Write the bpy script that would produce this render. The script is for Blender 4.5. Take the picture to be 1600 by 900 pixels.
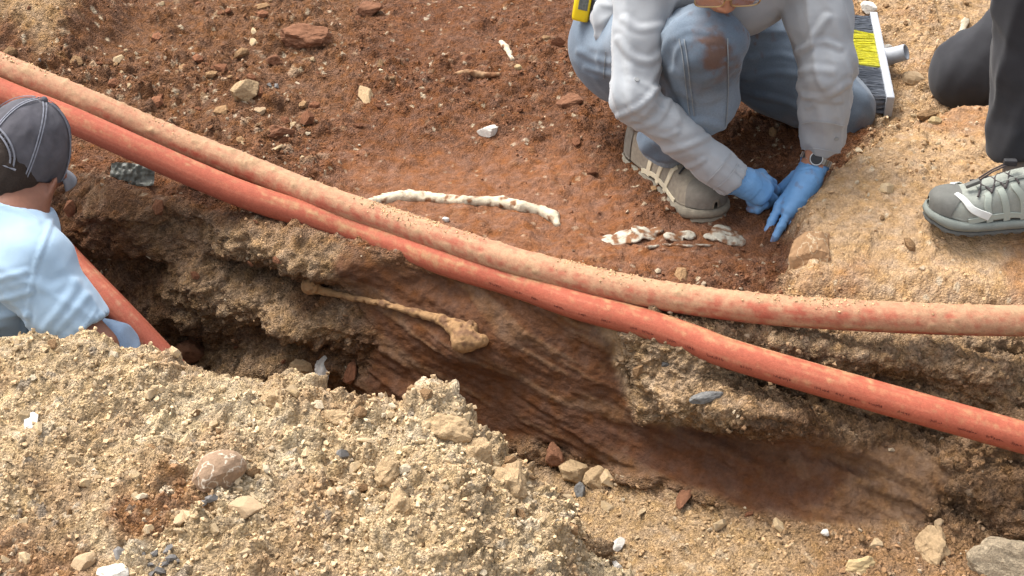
import bpy, bmesh, math, random
import numpy as np
from mathutils import Vector, Matrix
from mathutils.bvhtree import BVHTree

# ------------------------------------------------------------------ camera, sky, sun, exposure
for o in list(bpy.data.objects):
    bpy.data.objects.remove(o)
S = bpy.context.scene
C = S.collection
CAM_H, PITCH, F = 1.65, math.radians(32.0), 2320.0      # metres, down, pixels of the 1600 px wide photograph
cam_d = bpy.data.cameras.new('camera')
cam_d.sensor_width = 36.0
cam_d.lens = F / 1600.0 * 36.0
cam_d.clip_start, cam_d.clip_end = 0.05, 200.0
cam = bpy.data.objects.new('camera', cam_d)
C.objects.link(cam)
cam.location = (0, 0, CAM_H)
cam.rotation_euler = (math.pi / 2 - PITCH, 0, 0)
S.camera = cam

SUN_EL, SUN_AZ = math.radians(62), math.radians(-58)     # azimuth from +Y (away from the camera) towards +X
W = bpy.data.worlds.new('World')
S.world = W
W.use_nodes = True
nt = W.node_tree
nt.nodes.clear()
sky = nt.nodes.new('ShaderNodeTexSky')
sky.sky_type = 'NISHITA'
sky.sun_disc = False
sky.sun_elevation = SUN_EL
sky.sun_rotation = SUN_AZ
sky.air_density, sky.dust_density, sky.ozone_density = 1.0, 5.0, 0.6
bg = nt.nodes.new('ShaderNodeBackground')
bg.inputs['Strength'].default_value = 0.15
hsv = nt.nodes.new('ShaderNodeHueSaturation')            # thin overcast: the blue is mostly veiled
hsv.inputs['Saturation'].default_value = 0.35
wo = nt.nodes.new('ShaderNodeOutputWorld')
nt.links.new(sky.outputs[0], hsv.inputs['Color'])
nt.links.new(hsv.outputs[0], bg.inputs['Color'])
nt.links.new(bg.outputs[0], wo.inputs['Surface'])
sun_d = bpy.data.lights.new('sun', 'SUN')
sun_d.energy = 1.05
sun_d.angle = math.radians(26)
sun_d.color = (1.0, 0.95, 0.87)
sun = bpy.data.objects.new('sun', sun_d)
C.objects.link(sun)
sdir = Vector((math.cos(SUN_EL) * math.sin(SUN_AZ), math.cos(SUN_EL) * math.cos(SUN_AZ), math.sin(SUN_EL)))
sun.rotation_euler = sdir.to_track_quat('Z', 'Y').to_euler()
S.view_settings.view_transform = 'Standard'
S.view_settings.look = 'None'
S.view_settings.gamma = 1.0
S.view_settings.use_curve_mapping = False
S.view_settings.exposure = 1.4
S.cycles.max_bounces = 6
S.cycles.use_denoising = True

# ------------------------------------------------------------------ pixel <-> place
CP, SP = math.cos(PITCH), math.sin(PITCH)
def ray(px, py):
    u, v = (px - 800.0) / F, (py - 450.0) / F
    return np.array([u, CP - v * SP, -SP - v * CP])
def at_z(px, py, z):                                     # where the ray meets the level z
    d = ray(px, py)
    return np.array([0, 0, CAM_H]) + d * ((z - CAM_H) / d[2])
def at_t(px, py, t):                                     # at depth t
    return np.array([0, 0, CAM_H]) + ray(px, py) * t
def proj(P):
    P = np.asarray(P, float)
    x, y, z = P[..., 0], P[..., 1], P[..., 2] - CAM_H
    dep = np.maximum(y * CP - z * SP, 0.05)
    return 800 + F * x / dep, 450 - F * (y * SP + z * CP) / dep

# ------------------------------------------------------------------ noise
_T3 = np.random.default_rng(3).random(1 << 18).astype(np.float32)
_T2 = np.random.default_rng(4).random((34, 128 * 128)).astype(np.float32)
def vnoise(P, scale, seed=0):                            # smooth value noise, -1..1
    Q = (np.asarray(P) * scale + np.array([seed * 13.7, seed * 5.3, seed * 9.1]) % 64).astype(np.float32)
    I = np.floor(Q)
    f = Q - I
    I = I.astype(np.int32) & 63
    J = (I + 1) & 63
    f = f * f * f * (f * (f * 6 - 15) + 10)
    xa, xb, ya, yb, za, zb = I[:, 0] << 12, J[:, 0] << 12, I[:, 1] << 6, J[:, 1] << 6, I[:, 2], J[:, 2]
    def row(x, y):
        p, q = _T3[x | y | za], _T3[x | y | zb]
        return p + (q - p) * f[:, 2]
    a, b = row(xa, ya), row(xa, yb)
    a += (b - a) * f[:, 1]
    c, d = row(xb, ya), row(xb, yb)
    c += (d - c) * f[:, 1]
    return ((a + (c - a) * f[:, 0]) * 2 - 1).astype(np.float64)
def fbm(P, scale, octv=4, seed=0, gain=0.5):
    r, a, s = 0, 1.0, 0.0
    for k in range(octv):
        r = r + a * vnoise(P + k * 7.31, scale * 2 ** k, seed + k)
        s += a
        a *= gain
    return r / s
def clods(u, v, cell, seed, dens=1.0, rmin=.3, rmax=.62, ang=5):
    """Angular lumps of soil and stone on a surface with metric coordinates u, v: (height 0..1, random id)"""
    x, y = (u / cell).astype(np.float32), (v / cell).astype(np.float32)
    fx, fy = np.floor(x), np.floor(y)
    ix, iy = fx.astype(np.int32) + seed * 17, fy.astype(np.int32) + seed * 29
    x, y = x - fx, y - fy
    best, bid = np.zeros_like(x), np.zeros_like(x)
    TX, TY = [], []
    for k in range(ang):                                  # outlines of the lumps, one table per side
        a = _T2[3] * 6.283 + k * 6.283 / ang + (_T2[10 + k] - .5) * .7
        s = .72 + .56 * _T2[20 + k]
        TX.append(np.cos(a) / s)
        TY.append(np.sin(a) / s)
    TR = rmin + (rmax - rmin) * _T2[2] ** 2
    TC, TS = np.cos(_T2[3] * 18.8), np.sin(_T2[3] * 18.8)
    TH = np.where(_T2[4] < dens, (TR / rmax) * (.5 + .5 * _T2[4]), 0).astype(np.float32)
    TI = _T2[0] * .5 + _T2[3] * .5
    for dx in (-1, 0, 1):
        for dy in (-1, 0, 1):
            id_ = (((ix + dx) & 127) << 7) | ((iy + dy) & 127)
            px, py = x - (dx + _T2[0][id_]), y - (dy + _T2[1][id_])
            r = TR[id_]
            rad = np.sqrt(px * px + py * py)
            sel = np.nonzero((rad < r * 1.5) & (TH[id_] > 0))[0]
            i2, p, q, r, rad = id_[sel], px[sel], py[sel], r[sel], rad[sel]
            d = np.zeros_like(p)
            for k in range(ang):
                d = np.maximum(d, p * TX[k][i2] + q * TY[k][i2])
            d = d * .6 + .4 * rad
            t = np.clip((1 - d / r) * 2.0, 0, 1)
            hgt = t * (2 - t) * (1 + .5 * (p * TC[i2] + q * TS[i2]) / r) * TH[i2]
            m = hgt > best[sel]
            w = sel[m]
            best[w] = hgt[m]
            bid[w] = TI[i2[m]]
    return best.astype(np.float64), bid.astype(np.float64)
def sstep(a, b, x):
    t = np.clip((x - a) / (b - a), 0, 1)
    return t * t * (3 - 2 * t)
def poly_mask(px, py, poly, feather):                    # soft inside test, 0..1
    poly = np.array(poly, float)
    d2 = np.full(px.shape, 1e12)
    ins = np.zeros(px.shape, bool)
    n = len(poly)
    for i in range(n):
        ax, ay = poly[i]
        bx, by = poly[(i + 1) % n]
        ex, ey = bx - ax, by - ay
        t = np.clip(((px - ax) * ex + (py - ay) * ey) / (ex * ex + ey * ey + 1e-9), 0, 1)
        d2 = np.minimum(d2, (px - ax - t * ex) ** 2 + (py - ay - t * ey) ** 2)
        c = ((ay > py) != (by > py)) & (px < ex * (py - ay) / (ey + 1e-12) + ax)
        ins ^= c
    d = np.sqrt(d2) * np.where(ins, 1, -1)
    return sstep(-feather, feather, d)
def bump2(px, py, cx, cy, rx, ry, rot=0, p=2.0):         # soft blob 0..1
    c, s = math.cos(math.radians(rot)), math.sin(math.radians(rot))
    a, b = ((px - cx) * c + (py - cy) * s) / rx, (-(px - cx) * s + (py - cy) * c) / ry
    return np.exp(-(a * a + b * b) ** (p / 2))
def catmull(pts, n):
    pts = np.array(pts, float)
    k = len(pts)
    t = np.linspace(0, k - 1, n)
    i = np.clip(t.astype(int), 0, k - 2)
    f = (t - i)[:, None]
    p0, p1, p2, p3 = pts[np.clip(i - 1, 0, k - 1)], pts[i], pts[i + 1], pts[np.clip(i + 2, 0, k - 1)]
    return .5 * (2 * p1 + (p2 - p0) * f + (2 * p0 - 5 * p1 + 4 * p2 - p3) * f ** 2 + (3 * p1 - p0 - 3 * p2 + p3) * f ** 3)
def srgb(r, g, b):
    return np.array([((c / 255 + .055) / 1.055) ** 2.4 if c > 10 else c / 255 / 12.92 for c in (r, g, b)])

# ------------------------------------------------------------------ meshes and materials
def mesh_np(name, V, Fq, col=None, smooth=True, grit=None):
    V = np.asarray(V, np.float32)
    Fq = np.asarray(Fq, np.int32)
    k = Fq.shape[1]
    me = bpy.data.meshes.new(name)
    me.vertices.add(len(V))
    me.vertices.foreach_set('co', V.ravel())
    me.loops.add(Fq.size)
    me.loops.foreach_set('vertex_index', Fq.ravel())
    me.polygons.add(len(Fq))
    me.polygons.foreach_set('loop_start', np.arange(0, Fq.size, k, dtype=np.int32))
    me.polygons.foreach_set('loop_total', np.full(len(Fq), k, np.int32))
    me.polygons.foreach_set('use_smooth', np.full(len(Fq), smooth, bool))
    if col is not None:
        a = me.color_attributes.new('Col', 'FLOAT_COLOR', 'POINT')
        c4 = np.ones((len(V), 4), np.float32)
        c4[:, :3] = col
        if grit is not None:
            c4[:, 3] = grit
        a.data.foreach_set('color', c4.ravel())
    me.update(calc_edges=True)
    me.validate()
    return me
def link(name, me, mat=None, parent=None, loc=None, rot=None):
    o = bpy.data.objects.new(name, me)
    C.objects.link(o)
    if mat and me is not None and not me.materials:
        me.materials.append(mat)
    if parent:
        o.parent = parent
        if parent.location.length > 0 or parent.rotation_euler[2] != 0:
            o.matrix_parent_inverse = parent_inv(parent)
    if loc is not None:
        o.location = loc
    if rot is not None:
        o.rotation_euler = rot
    return o
def parent_inv(p):
    M = Matrix.Translation(p.location) @ p.rotation_euler.to_matrix().to_4x4()
    return M.inverted()
def thing(name, label, cat, loc=(0, 0, 0), group=None):
    o = bpy.data.objects.new(name, None)
    C.objects.link(o)
    o.location = [float(q) for q in loc]
    o.empty_display_size = .05
    return tag(o, label, cat, group)
def tag(o, label, cat, group=None):
    o['label'] = label
    o['category'] = cat
    if group:
        o['group'] = group
    return o
def grid_faces(nr, nc, wrap=False):
    r = np.arange(nr - 1)[:, None]
    c = np.arange(nc if wrap else nc - 1)[None, :]
    c2 = (c + 1) % nc
    return np.stack([r * nc + c, r * nc + c2, (r + 1) * nc + c2, (r + 1) * nc + c], -1).reshape(-1, 4)
def material(name, col=None, rough=.85, attr=False, var=.25, vscale=30., bump=.3, bscale=300., spec=.3, hue=0., objrand=0., dist=.002, vor=0., sheen=0., metal=0., trans=0., sub=0., grains=()):
    m = bpy.data.materials.new(name)
    m.use_nodes = True
    n, l = m.node_tree.nodes, m.node_tree.links
    b = n['Principled BSDF']
    b.inputs['Roughness'].default_value = rough
    b.inputs['Specular IOR Level'].default_value = spec
    b.inputs['Metallic'].default_value = metal
    b.inputs['Transmission Weight'].default_value = trans
    if sheen:
        b.inputs['Sheen Weight'].default_value = sheen
    if sub:
        b.inputs['Subsurface Weight'].default_value = sub
        b.inputs['Subsurface Radius'].default_value = (.01, .004, .002)
    tc = n.new('ShaderNodeTexCoord')
    if attr:
        base = n.new('ShaderNodeAttribute')
        base.attribute_name = 'Col'
        src = base.outputs['Color']
    else:
        base = n.new('ShaderNodeRGB')
        base.outputs[0].default_value = (*col, 1)
        src = base.outputs[0]
    no = n.new('ShaderNodeTexNoise')
    no.inputs['Scale'].default_value = vscale
    no.inputs['Detail'].default_value = 8
    no.inputs['Roughness'].default_value = .65
    l.new(tc.outputs['Object'], no.inputs['Vector'])
    mr = n.new('ShaderNodeMapRange')
    mr.inputs['From Min'].default_value, mr.inputs['From Max'].default_value = .25, .75
    mr.inputs['To Min'].default_value, mr.inputs['To Max'].default_value = 1 - var, 1 + var
    l.new(no.outputs['Fac'], mr.inputs['Value'])
    val = mr.outputs[0]
    if objrand:
        oi = n.new('ShaderNodeObjectInfo')
        m2 = n.new('ShaderNodeMapRange')
        m2.inputs['To Min'].default_value, m2.inputs['To Max'].default_value = 1 - objrand, 1 + objrand
        l.new(oi.outputs['Random'], m2.inputs['Value'])
        mm = n.new('ShaderNodeMath')
        mm.operation = 'MULTIPLY'
        l.new(val, mm.inputs[0])
        l.new(m2.outputs[0], mm.inputs[1])
        val = mm.outputs[0]
    hs = n.new('ShaderNodeHueSaturation')
    l.new(src, hs.inputs['Color'])
    l.new(val, hs.inputs['Value'])
    if hue:
        n3 = n.new('ShaderNodeTexNoise')
        n3.inputs['Scale'].default_value = vscale * .37
        n3.inputs['Detail'].default_value = 4
        l.new(tc.outputs['Object'], n3.inputs['Vector'])
        m3 = n.new('ShaderNodeMapRange')
        m3.inputs['From Min'].default_value, m3.inputs['From Max'].default_value = .3, .7
        m3.inputs['To Min'].default_value, m3.inputs['To Max'].default_value = 1 - hue, 1 + hue
        l.new(n3.outputs['Fac'], m3.inputs['Value'])
        l.new(m3.outputs[0], hs.inputs['Saturation'])
    out = hs.outputs[0]
    for gs, gv in grains:                                 # single grains of sand and grit, each with its own tone
        vg = n.new('ShaderNodeTexVoronoi')
        vg.inputs['Scale'].default_value = gs
        l.new(tc.outputs['Object'], vg.inputs['Vector'])
        sx = n.new('ShaderNodeSeparateColor')
        l.new(vg.outputs['Color'], sx.inputs[0])
        mg = n.new('ShaderNodeMapRange')
        mg.inputs['To Min'].default_value, mg.inputs['To Max'].default_value = 1 - gv, 1 + gv
        l.new(sx.outputs[0], mg.inputs['Value'])
        h2 = n.new('ShaderNodeHueSaturation')
        l.new(mg.outputs[0], h2.inputs['Value'])
        if attr:
            l.new(base.outputs['Alpha'], h2.inputs['Fac'])
        l.new(out, h2.inputs['Color'])
        out = h2.outputs[0]
    l.new(out, b.inputs['Base Color'])
    if bump:
        nb = n.new('ShaderNodeTexNoise')
        nb.inputs['Scale'].default_value = bscale
        nb.inputs['Detail'].default_value = 6
        nb.inputs['Roughness'].default_value = .7
        l.new(tc.outputs['Object'], nb.inputs['Vector'])
        hsrc = nb.outputs['Fac']
        if vor:
            vo = n.new('ShaderNodeTexVoronoi')
            vo.inputs['Scale'].default_value = vor
            l.new(tc.outputs['Object'], vo.inputs['Vector'])
            ms = n.new('ShaderNodeMath')
            ms.operation = 'SUBTRACT'
            l.new(nb.outputs['Fac'], ms.inputs[0])
            l.new(vo.outputs['Distance'], ms.inputs[1])
            hsrc = ms.outputs[0]
        bp = n.new('ShaderNodeBump')
        bp.inputs['Strength'].default_value = bump
        bp.inputs['Distance'].default_value = dist
        if attr and grains:
            l.new(base.outputs['Alpha'], bp.inputs['Strength'])
        l.new(hsrc, bp.inputs['Height'])
        l.new(bp.outputs[0], b.inputs['Normal'])
    return m

# ------------------------------------------------------------------ solid shapes: distance fields turned into meshes
class Solid:
    def __init__(s, lo, hi, h):
        s.h = h
        s.lo = np.array(lo, float) - 3 * h
        s.n = np.ceil((np.array(hi, float) + 3 * h - s.lo) / h).astype(int) + 1
        s.D = np.full(s.n, 1.0, np.float32)
    def _slice(s, lo, hi):
        a = np.clip(np.floor((np.array(lo) - s.lo) / s.h).astype(int), 0, s.n)
        b = np.clip(np.ceil((np.array(hi) - s.lo) / s.h).astype(int) + 1, 0, s.n)
        ax = [s.lo[i] + s.h * np.arange(a[i], b[i]) for i in range(3)]
        return tuple(slice(a[i], b[i]) for i in range(3)), np.meshgrid(*ax, indexing='ij')
    def _put(s, sl, d, k, sub):
        A = s.D[sl]
        if sub:
            d = -d
            hh = np.clip(.5 - .5 * (d - A) / k, 0, 1)
            s.D[sl] = d + (A - d) * hh + 0 if False else np.maximum(A, d) + .25 * np.maximum(k - np.abs(A - d), 0) ** 2 / k
        else:
            s.D[sl] = np.minimum(A, d) - .25 * np.maximum(k - np.abs(A - d), 0) ** 2 / k
    def cone(s, a, b, ra, rb, k=.02, sub=False):
        a, b = np.array(a, float), np.array(b, float)
        m = max(ra, rb) + k + 4 * s.h
        sl, (X, Y, Z) = s._slice(np.minimum(a, b) - m, np.maximum(a, b) + m)
        e = b - a
        t = np.clip(((X - a[0]) * e[0] + (Y - a[1]) * e[1] + (Z - a[2]) * e[2]) / (e @ e + 1e-12), 0, 1)
        d = np.sqrt((X - a[0] - t * e[0]) ** 2 + (Y - a[1] - t * e[1]) ** 2 + (Z - a[2] - t * e[2]) ** 2) - (ra + (rb - ra) * t)
        s._put(sl, d, k, sub)
    def chain(s, pts, k=.02):
        for p, q in zip(pts[:-1], pts[1:]):
            s.cone(p[:3], q[:3], p[3], q[3], k)
    def ell(s, c, r, R=None, k=.02, sub=False):
        c, r = np.array(c, float), np.array(r, float)
        m = r.max() + k + 4 * s.h
        sl, (X, Y, Z) = s._slice(c - m, c + m)
        p = np.stack([X - c[0], Y - c[1], Z - c[2]], -1)
        if R is not None:
            p = p @ np.array(R)
        k0 = np.sqrt(((p / r) ** 2).sum(-1))
        k1 = np.sqrt(((p / (r * r)) ** 2).sum(-1)) + 1e-9
        s._put(sl, k0 * (k0 - 1) / k1, k, sub)
    def cut(s, p, nrm, k=.004, within=None, rad=None):            # remove what lies beyond the plane (inside a ball)
        p, nrm = np.array(p, float), np.array(nrm, float)
        nrm = nrm / np.linalg.norm(nrm)
        q = p if within is None else np.array(within, float)
        rr = 9 if rad is None else rad
        sl, (X, Y, Z) = s._slice(q - rr, q + rr)
        d = (X - p[0]) * nrm[0] + (Y - p[1]) * nrm[1] + (Z - p[2]) * nrm[2]
        if rad is not None:
            ball = np.sqrt((X - q[0]) ** 2 + (Y - q[1]) ** 2 + (Z - q[2]) ** 2) - rad
            d = np.minimum(d, -ball)
        s.D[sl] = np.maximum(s.D[sl], d)
    def field(s, f):
        sl, (X, Y, Z) = s._slice(s.lo, s.lo + s.n * s.h)
        s.D = (s.D + f(np.stack([X.ravel(), Y.ravel(), Z.ravel()], -1)).reshape(s.D.shape)).astype(np.float32)
    def mesh(s):
        D = s.D
        D[0], D[-1], D[:, 0], D[:, -1], D[:, :, 0], D[:, :, -1] = 1, 1, 1, 1, 1, 1
        ins = D < 0
        n = np.array(D.shape) - 1
        acc = np.zeros((*n, 3), np.float32)
        cnt = np.zeros(n, np.float32)
        corners = [(i, j, k) for i in (0, 1) for j in (0, 1) for k in (0, 1)]
        sub = lambda A, c: A[c[0]:c[0] + n[0], c[1]:c[1] + n[1], c[2]:c[2] + n[2]]
        for a in corners:
            for ax in range(3):
                if a[ax] == 0:
                    b = list(a)
                    b[ax] = 1
                    da, db = sub(D, a), sub(D, tuple(b))
                    x = sub(ins, a) != sub(ins, tuple(b))
                    t = np.where(x, da / np.where(x, da - db, 1), 0)
                    cnt += x
                    for q in range(3):
                        acc[..., q] += np.where(x, a[q] + (t if q == ax else 0), 0)
        act = cnt > 0
        idx = np.full(n, -1, np.int64)
        idx[act] = np.arange(act.sum())
        cell = np.argwhere(act)
        V = s.lo + s.h * (cell + acc[act] / cnt[act][:, None])
        quads = []
        for ax in range(3):
            o1, o2 = [(1, 2), (2, 0), (0, 1)][ax]
            A = ins[tuple(slice(0, -1) if q == ax else slice(1, -1) for q in range(3))]
            B = ins[tuple(slice(1, None) if q == ax else slice(1, -1) for q in range(3))]
            for flip, X in ((False, A & ~B), (True, B & ~A)):
                e = np.argwhere(X)
                if not len(e):
                    continue
                e = e + np.array([0 if q == ax else 1 for q in range(3)])
                def g(d1, d2):
                    c = e.copy()
                    c[:, o1] -= d1
                    c[:, o2] -= d2
                    return idx[c[:, 0], c[:, 1], c[:, 2]]
                q4 = [g(1, 1), g(0, 1), g(0, 0), g(1, 0)]
                if flip:
                    q4 = q4[::-1]
                quads.append(np.stack(q4, -1))
        Q = np.concatenate(quads)
        Q = Q[(Q >= 0).all(1)]
        return V, Q
def vnormals(V, Q):
    N = np.zeros_like(V)
    a, b = V[Q[:, 2]] - V[Q[:, 0]], V[Q[:, 3]] - V[Q[:, 1]]
    fn = np.cross(a, b)
    for k in range(4):
        np.add.at(N, Q[:, k], fn)
    return N / (np.linalg.norm(N, axis=1)[:, None] + 1e-12)
def relax(V, Q, it=2, f=.5):
    for _ in range(it):
        A = np.zeros_like(V)
        c = np.zeros(len(V))
        for i, j in ((0, 1), (1, 2), (2, 3), (3, 0)):
            np.add.at(A, Q[:, i], V[Q[:, j]])
            np.add.at(A, Q[:, j], V[Q[:, i]])
            np.add.at(c, Q[:, i], 1)
            np.add.at(c, Q[:, j], 1)
        V = V * (1 - f) + f * A / np.maximum(c, 1)[:, None]
    return V
def frames(P):
    T = np.gradient(P, axis=0)
    T /= np.linalg.norm(T, axis=1)[:, None] + 1e-12
    up = np.array([0, 0, 1.0])
    Sd = np.cross(T, up)
    bad = np.linalg.norm(Sd, axis=1) < 1e-3
    Sd[bad] = (1, 0, 0)
    Sd /= np.linalg.norm(Sd, axis=1)[:, None]
    return T, Sd, np.cross(Sd, T)
def tube(P, r, n=10, cap=True):
    P = np.asarray(P, float)
    r = np.broadcast_to(np.asarray(r, float), (len(P),))
    T, Sd, U = frames(P)
    a = np.linspace(0, 2 * math.pi, n, endpoint=False)
    V = P[:, None] + r[:, None, None] * (np.cos(a)[None, :, None] * Sd[:, None] + np.sin(a)[None, :, None] * U[:, None])
    V = V.reshape(-1, 3)
    Fq = grid_faces(len(P), n, True)[:, ::-1]
    if cap:
        m = len(V)
        V = np.vstack([V, P[:1], P[-1:]])
        i = np.arange(n)
        j = (i + 1) % n
        Fq = np.vstack([Fq, np.stack([i, j, np.full(n, m), np.full(n, m)], -1), np.stack([j + (len(P) - 1) * n, i + (len(P) - 1) * n, np.full(n, m + 1), np.full(n, m + 1)], -1)])
    return V, Fq
def fix_quads(me):                                        # quads with a doubled corner become triangles
    bm = bmesh.new()
    bm.from_mesh(me)
    bmesh.ops.dissolve_degenerate(bm, dist=1e-7, edges=bm.edges)
    bm.to_mesh(me)
    bm.free()
    return me
def tube_obj(name, P, r, mat, parent, n=10):
    V, Fq = tube(P, r, n, cap=False)
    # closed ends
    a, b = list(range(n))[::-1], list(range(len(V) - n, len(V)))
    me = bpy.data.meshes.new(name)
    me.from_pydata([tuple(v) for v in V], [], [tuple(int(q) for q in f) for f in Fq] + [b[::-1], a[::-1]])
    for p in me.polygons:
        p.use_smooth = True
    return link(name, me, mat, parent)
def box_bm(bm, c, size, R=None, bevel=.003):
    r = bmesh.ops.create_cube(bm, size=1.0)
    vs = r['verts']
    M = Matrix.Translation(Vector([float(q) for q in c])) @ (Matrix(R).to_4x4() if R is not None else Matrix()) @ Matrix.Diagonal((*[float(q) for q in size], 1))
    bmesh.ops.transform(bm, matrix=M, verts=vs)
    if bevel:
        es = list({e for v in vs for e in v.link_edges})
        bmesh.ops.bevel(bm, geom=es, offset=bevel, segments=2, affect='EDGES', profile=.6)
    return vs
def bm_obj(name, bm, mat, parent=None, smooth=False):
    me = bpy.data.meshes.new(name)
    bm.to_mesh(me)
    bm.free()
    for p in me.polygons:
        p.use_smooth = smooth
    return link(name, me, mat, parent)

# ------------------------------------------------------------------ the ground: far bank, cut face and trench floor in one sheet
rng = np.random.default_rng(7)
RED, REDS, REDD = srgb(134, 92, 66), srgb(150, 104, 76), srgb(112, 76, 56)
TAN, TANL, TANR = srgb(206, 178, 138), srgb(226, 204, 166), srgb(214, 178, 136)
BRN, BRND, CLAY = srgb(154, 122, 92), srgb(128, 95, 69), srgb(112, 77, 55)
SOIL_K = .62                                              # picture values -> albedo
soil = material('soil', attr=True, rough=.97, var=.22, vscale=90, bump=1.0, bscale=300, spec=.12, hue=.12, dist=.005, vor=230, grains=((230, .30), (85, .14)))
def unit_rows(A):
    return A / (np.linalg.norm(A, axis=1)[:, None] + 1e-12)
def pxz(rows):
    return np.array([at_z(a, b, z) for a, b, z in rows])
E = pxz([(-900, -20, .05), (-500, 80, .03), (-200, 180, .0), (100, 268, 0), (330, 332, 0), (540, 383, 0), (750, 440, 0), (960, 492, 0), (1200, 520, 0), (1400, 527, 0), (1600, 530, 0), (1900, 535, 0), (2400, 540, 0)])
B = pxz([(-900, 420, -.5), (-500, 480, -.5), (-200, 530, -.5), (100, 560, -.5), (330, 600, -.49), (540, 655, -.43), (730, 700, -.39), (960, 752, -.35), (1240, 822, -.30), (1400, 822, -.29), (1540, 850, -.28), (1900, 890, -.28), (2400, 920, -.28)])
NC = 770
ctrl_px = np.array([-900, -500, -200, 100, 330, 540, 750, 960, 1200, 1400, 1600, 1900, 2400.])
colpx = np.concatenate([np.linspace(-900, -60, 60, endpoint=False), np.linspace(-60, 1660, 650, endpoint=False), np.linspace(1660, 2400, 60)])
kk = np.interp(colpx, ctrl_px, np.arange(len(ctrl_px)))
def curve_at(pts, k):
    i = np.clip(k.astype(int), 0, len(pts) - 2)
    f = (k - i)[:, None]
    g = lambda j: pts[np.clip(j, 0, len(pts) - 1)]
    p0, p1, p2, p3 = g(i - 1), g(i), g(i + 1), g(i + 2)
    return .5 * (2 * p1 + (p2 - p0) * f + (2 * p0 - 5 * p1 + 4 * p2 - p3) * f ** 2 + (3 * p1 - p0 - 3 * p2 + p3) * f ** 3)
Ec, Bc = curve_at(E, kk), curve_at(B, kk)
Fc = np.stack([np.interp(colpx, [-900, 800, 2400], [-4.6, 0, 4.6]), np.full(NC, 7.5), np.full(NC, .35)], -1)
Gc = np.stack([np.interp(colpx, [-900, 800, 2400], [-2.2, 0, 2.2]), np.full(NC, .5), np.full(NC, -.12)], -1)
# rows: bank (far to edge), wall (edge to foot), floor (foot to near)
qs, q = [], 0.0
while q < 1.0:
    qs.append(q)
    q += .0007 * (1 + 3.6 * q) if q < .52 else .02
qb = np.array(qs + [1.0])[::-1]
qw = np.linspace(0, 1, 165)[1:]
qs, q = [], 0.0
while q < 1.0:
    q += .0028 if q < .36 else .015
    qs.append(min(q, 1))
qf = np.array(qs)
flo = Bc[None] + (Gc - Bc)[None] * qf[:, None, None]
dfl = np.linalg.norm((Gc - Bc)[:, :2], axis=1)[None] * qf[:, None]
flo[..., 2] = Bc[None, :, 2] + .17 * sstep(.55, 1.6, dfl)
P = np.concatenate([Ec[None] + (Fc - Ec)[None] * qb[:, None, None],
                    Ec[None] + (Bc - Ec)[None] * qw[:, None, None],
                    flo])
NB, NW, NF = len(qb), len(qw), len(qf)
NR = NB + NW + NF
# rounding of the upper edge and the foot
ker = np.exp(-.5 * (np.arange(-14, 15) / 5.0) ** 2)
ker /= ker.sum()
Pp = np.pad(P, ((14, 14), (0, 0), (0, 0)), mode='edge')
Ps = sum(ker[i] * Pp[i:i + NR] for i in range(29))
rowi = np.arange(NR)
wr = np.exp(-((rowi - NB) / 26.) ** 2) + np.exp(-((rowi - NB - NW) / 26.) ** 2)
wr = np.clip(wr, 0, 1)[:, None, None]
P = P * (1 - wr) + Ps * wr
# surface coordinates in metres
dv = np.linalg.norm(np.diff(P, axis=0), axis=2).mean(1)
Vm = np.concatenate([[0], np.cumsum(dv)])
Vm = (Vm - Vm[NB])[:, None] * np.ones((1, NC))
du = np.linalg.norm(np.diff(Ec, axis=0), axis=1)
Um = np.concatenate([[0], np.cumsum(du)])[None, :] * np.ones((NR, 1))
# on the bank the columns fan out: use plan coordinates there
wallw = sstep(-.03, .03, Vm) * 1.0
Um = np.where(Vm < 0, P[..., 0] * 1.0, Um + (P[NB, :, 0] - Um[NB])[None, :])
Vm2 = np.where(Vm < 0, P[..., 1] * 1.0, P[NB, :, 1][None, :] - Vm)
U, Vv = Um.ravel(), Vm2.ravel()
X = P.reshape(-1, 3)
PX, PY = proj(X)
N = np.cross(np.gradient(P, axis=1), np.gradient(P, axis=0)).reshape(-1, 3)
N /= np.linalg.norm(N, axis=1)[:, None] + 1e-12
if (N[:, 2].mean()) < 0:
    N = -N
isb = (np.arange(NR) < NB)[:, None].repeat(NC, 1).ravel()
dw = (np.arange(NR)[:, None] - NB)
bank = (1 - sstep(-12, 12, dw)).repeat(NC, 1).ravel()
floor_ = sstep(-10, 10, dw - NW).repeat(NC, 1).ravel()
wall = np.clip(1 - bank - floor_, 0, 1)
n1 = fbm(X, 3.0, 4, 1)
n2 = fbm(X, 14.0, 4, 11)
n3 = fbm(X, 60.0, 3, 21)
wx, wy = PX + 34 * fbm(X, 9, 4, 31) + 8 * n3, PY + 22 * fbm(X, 9, 4, 41) + 6 * n3

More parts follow.
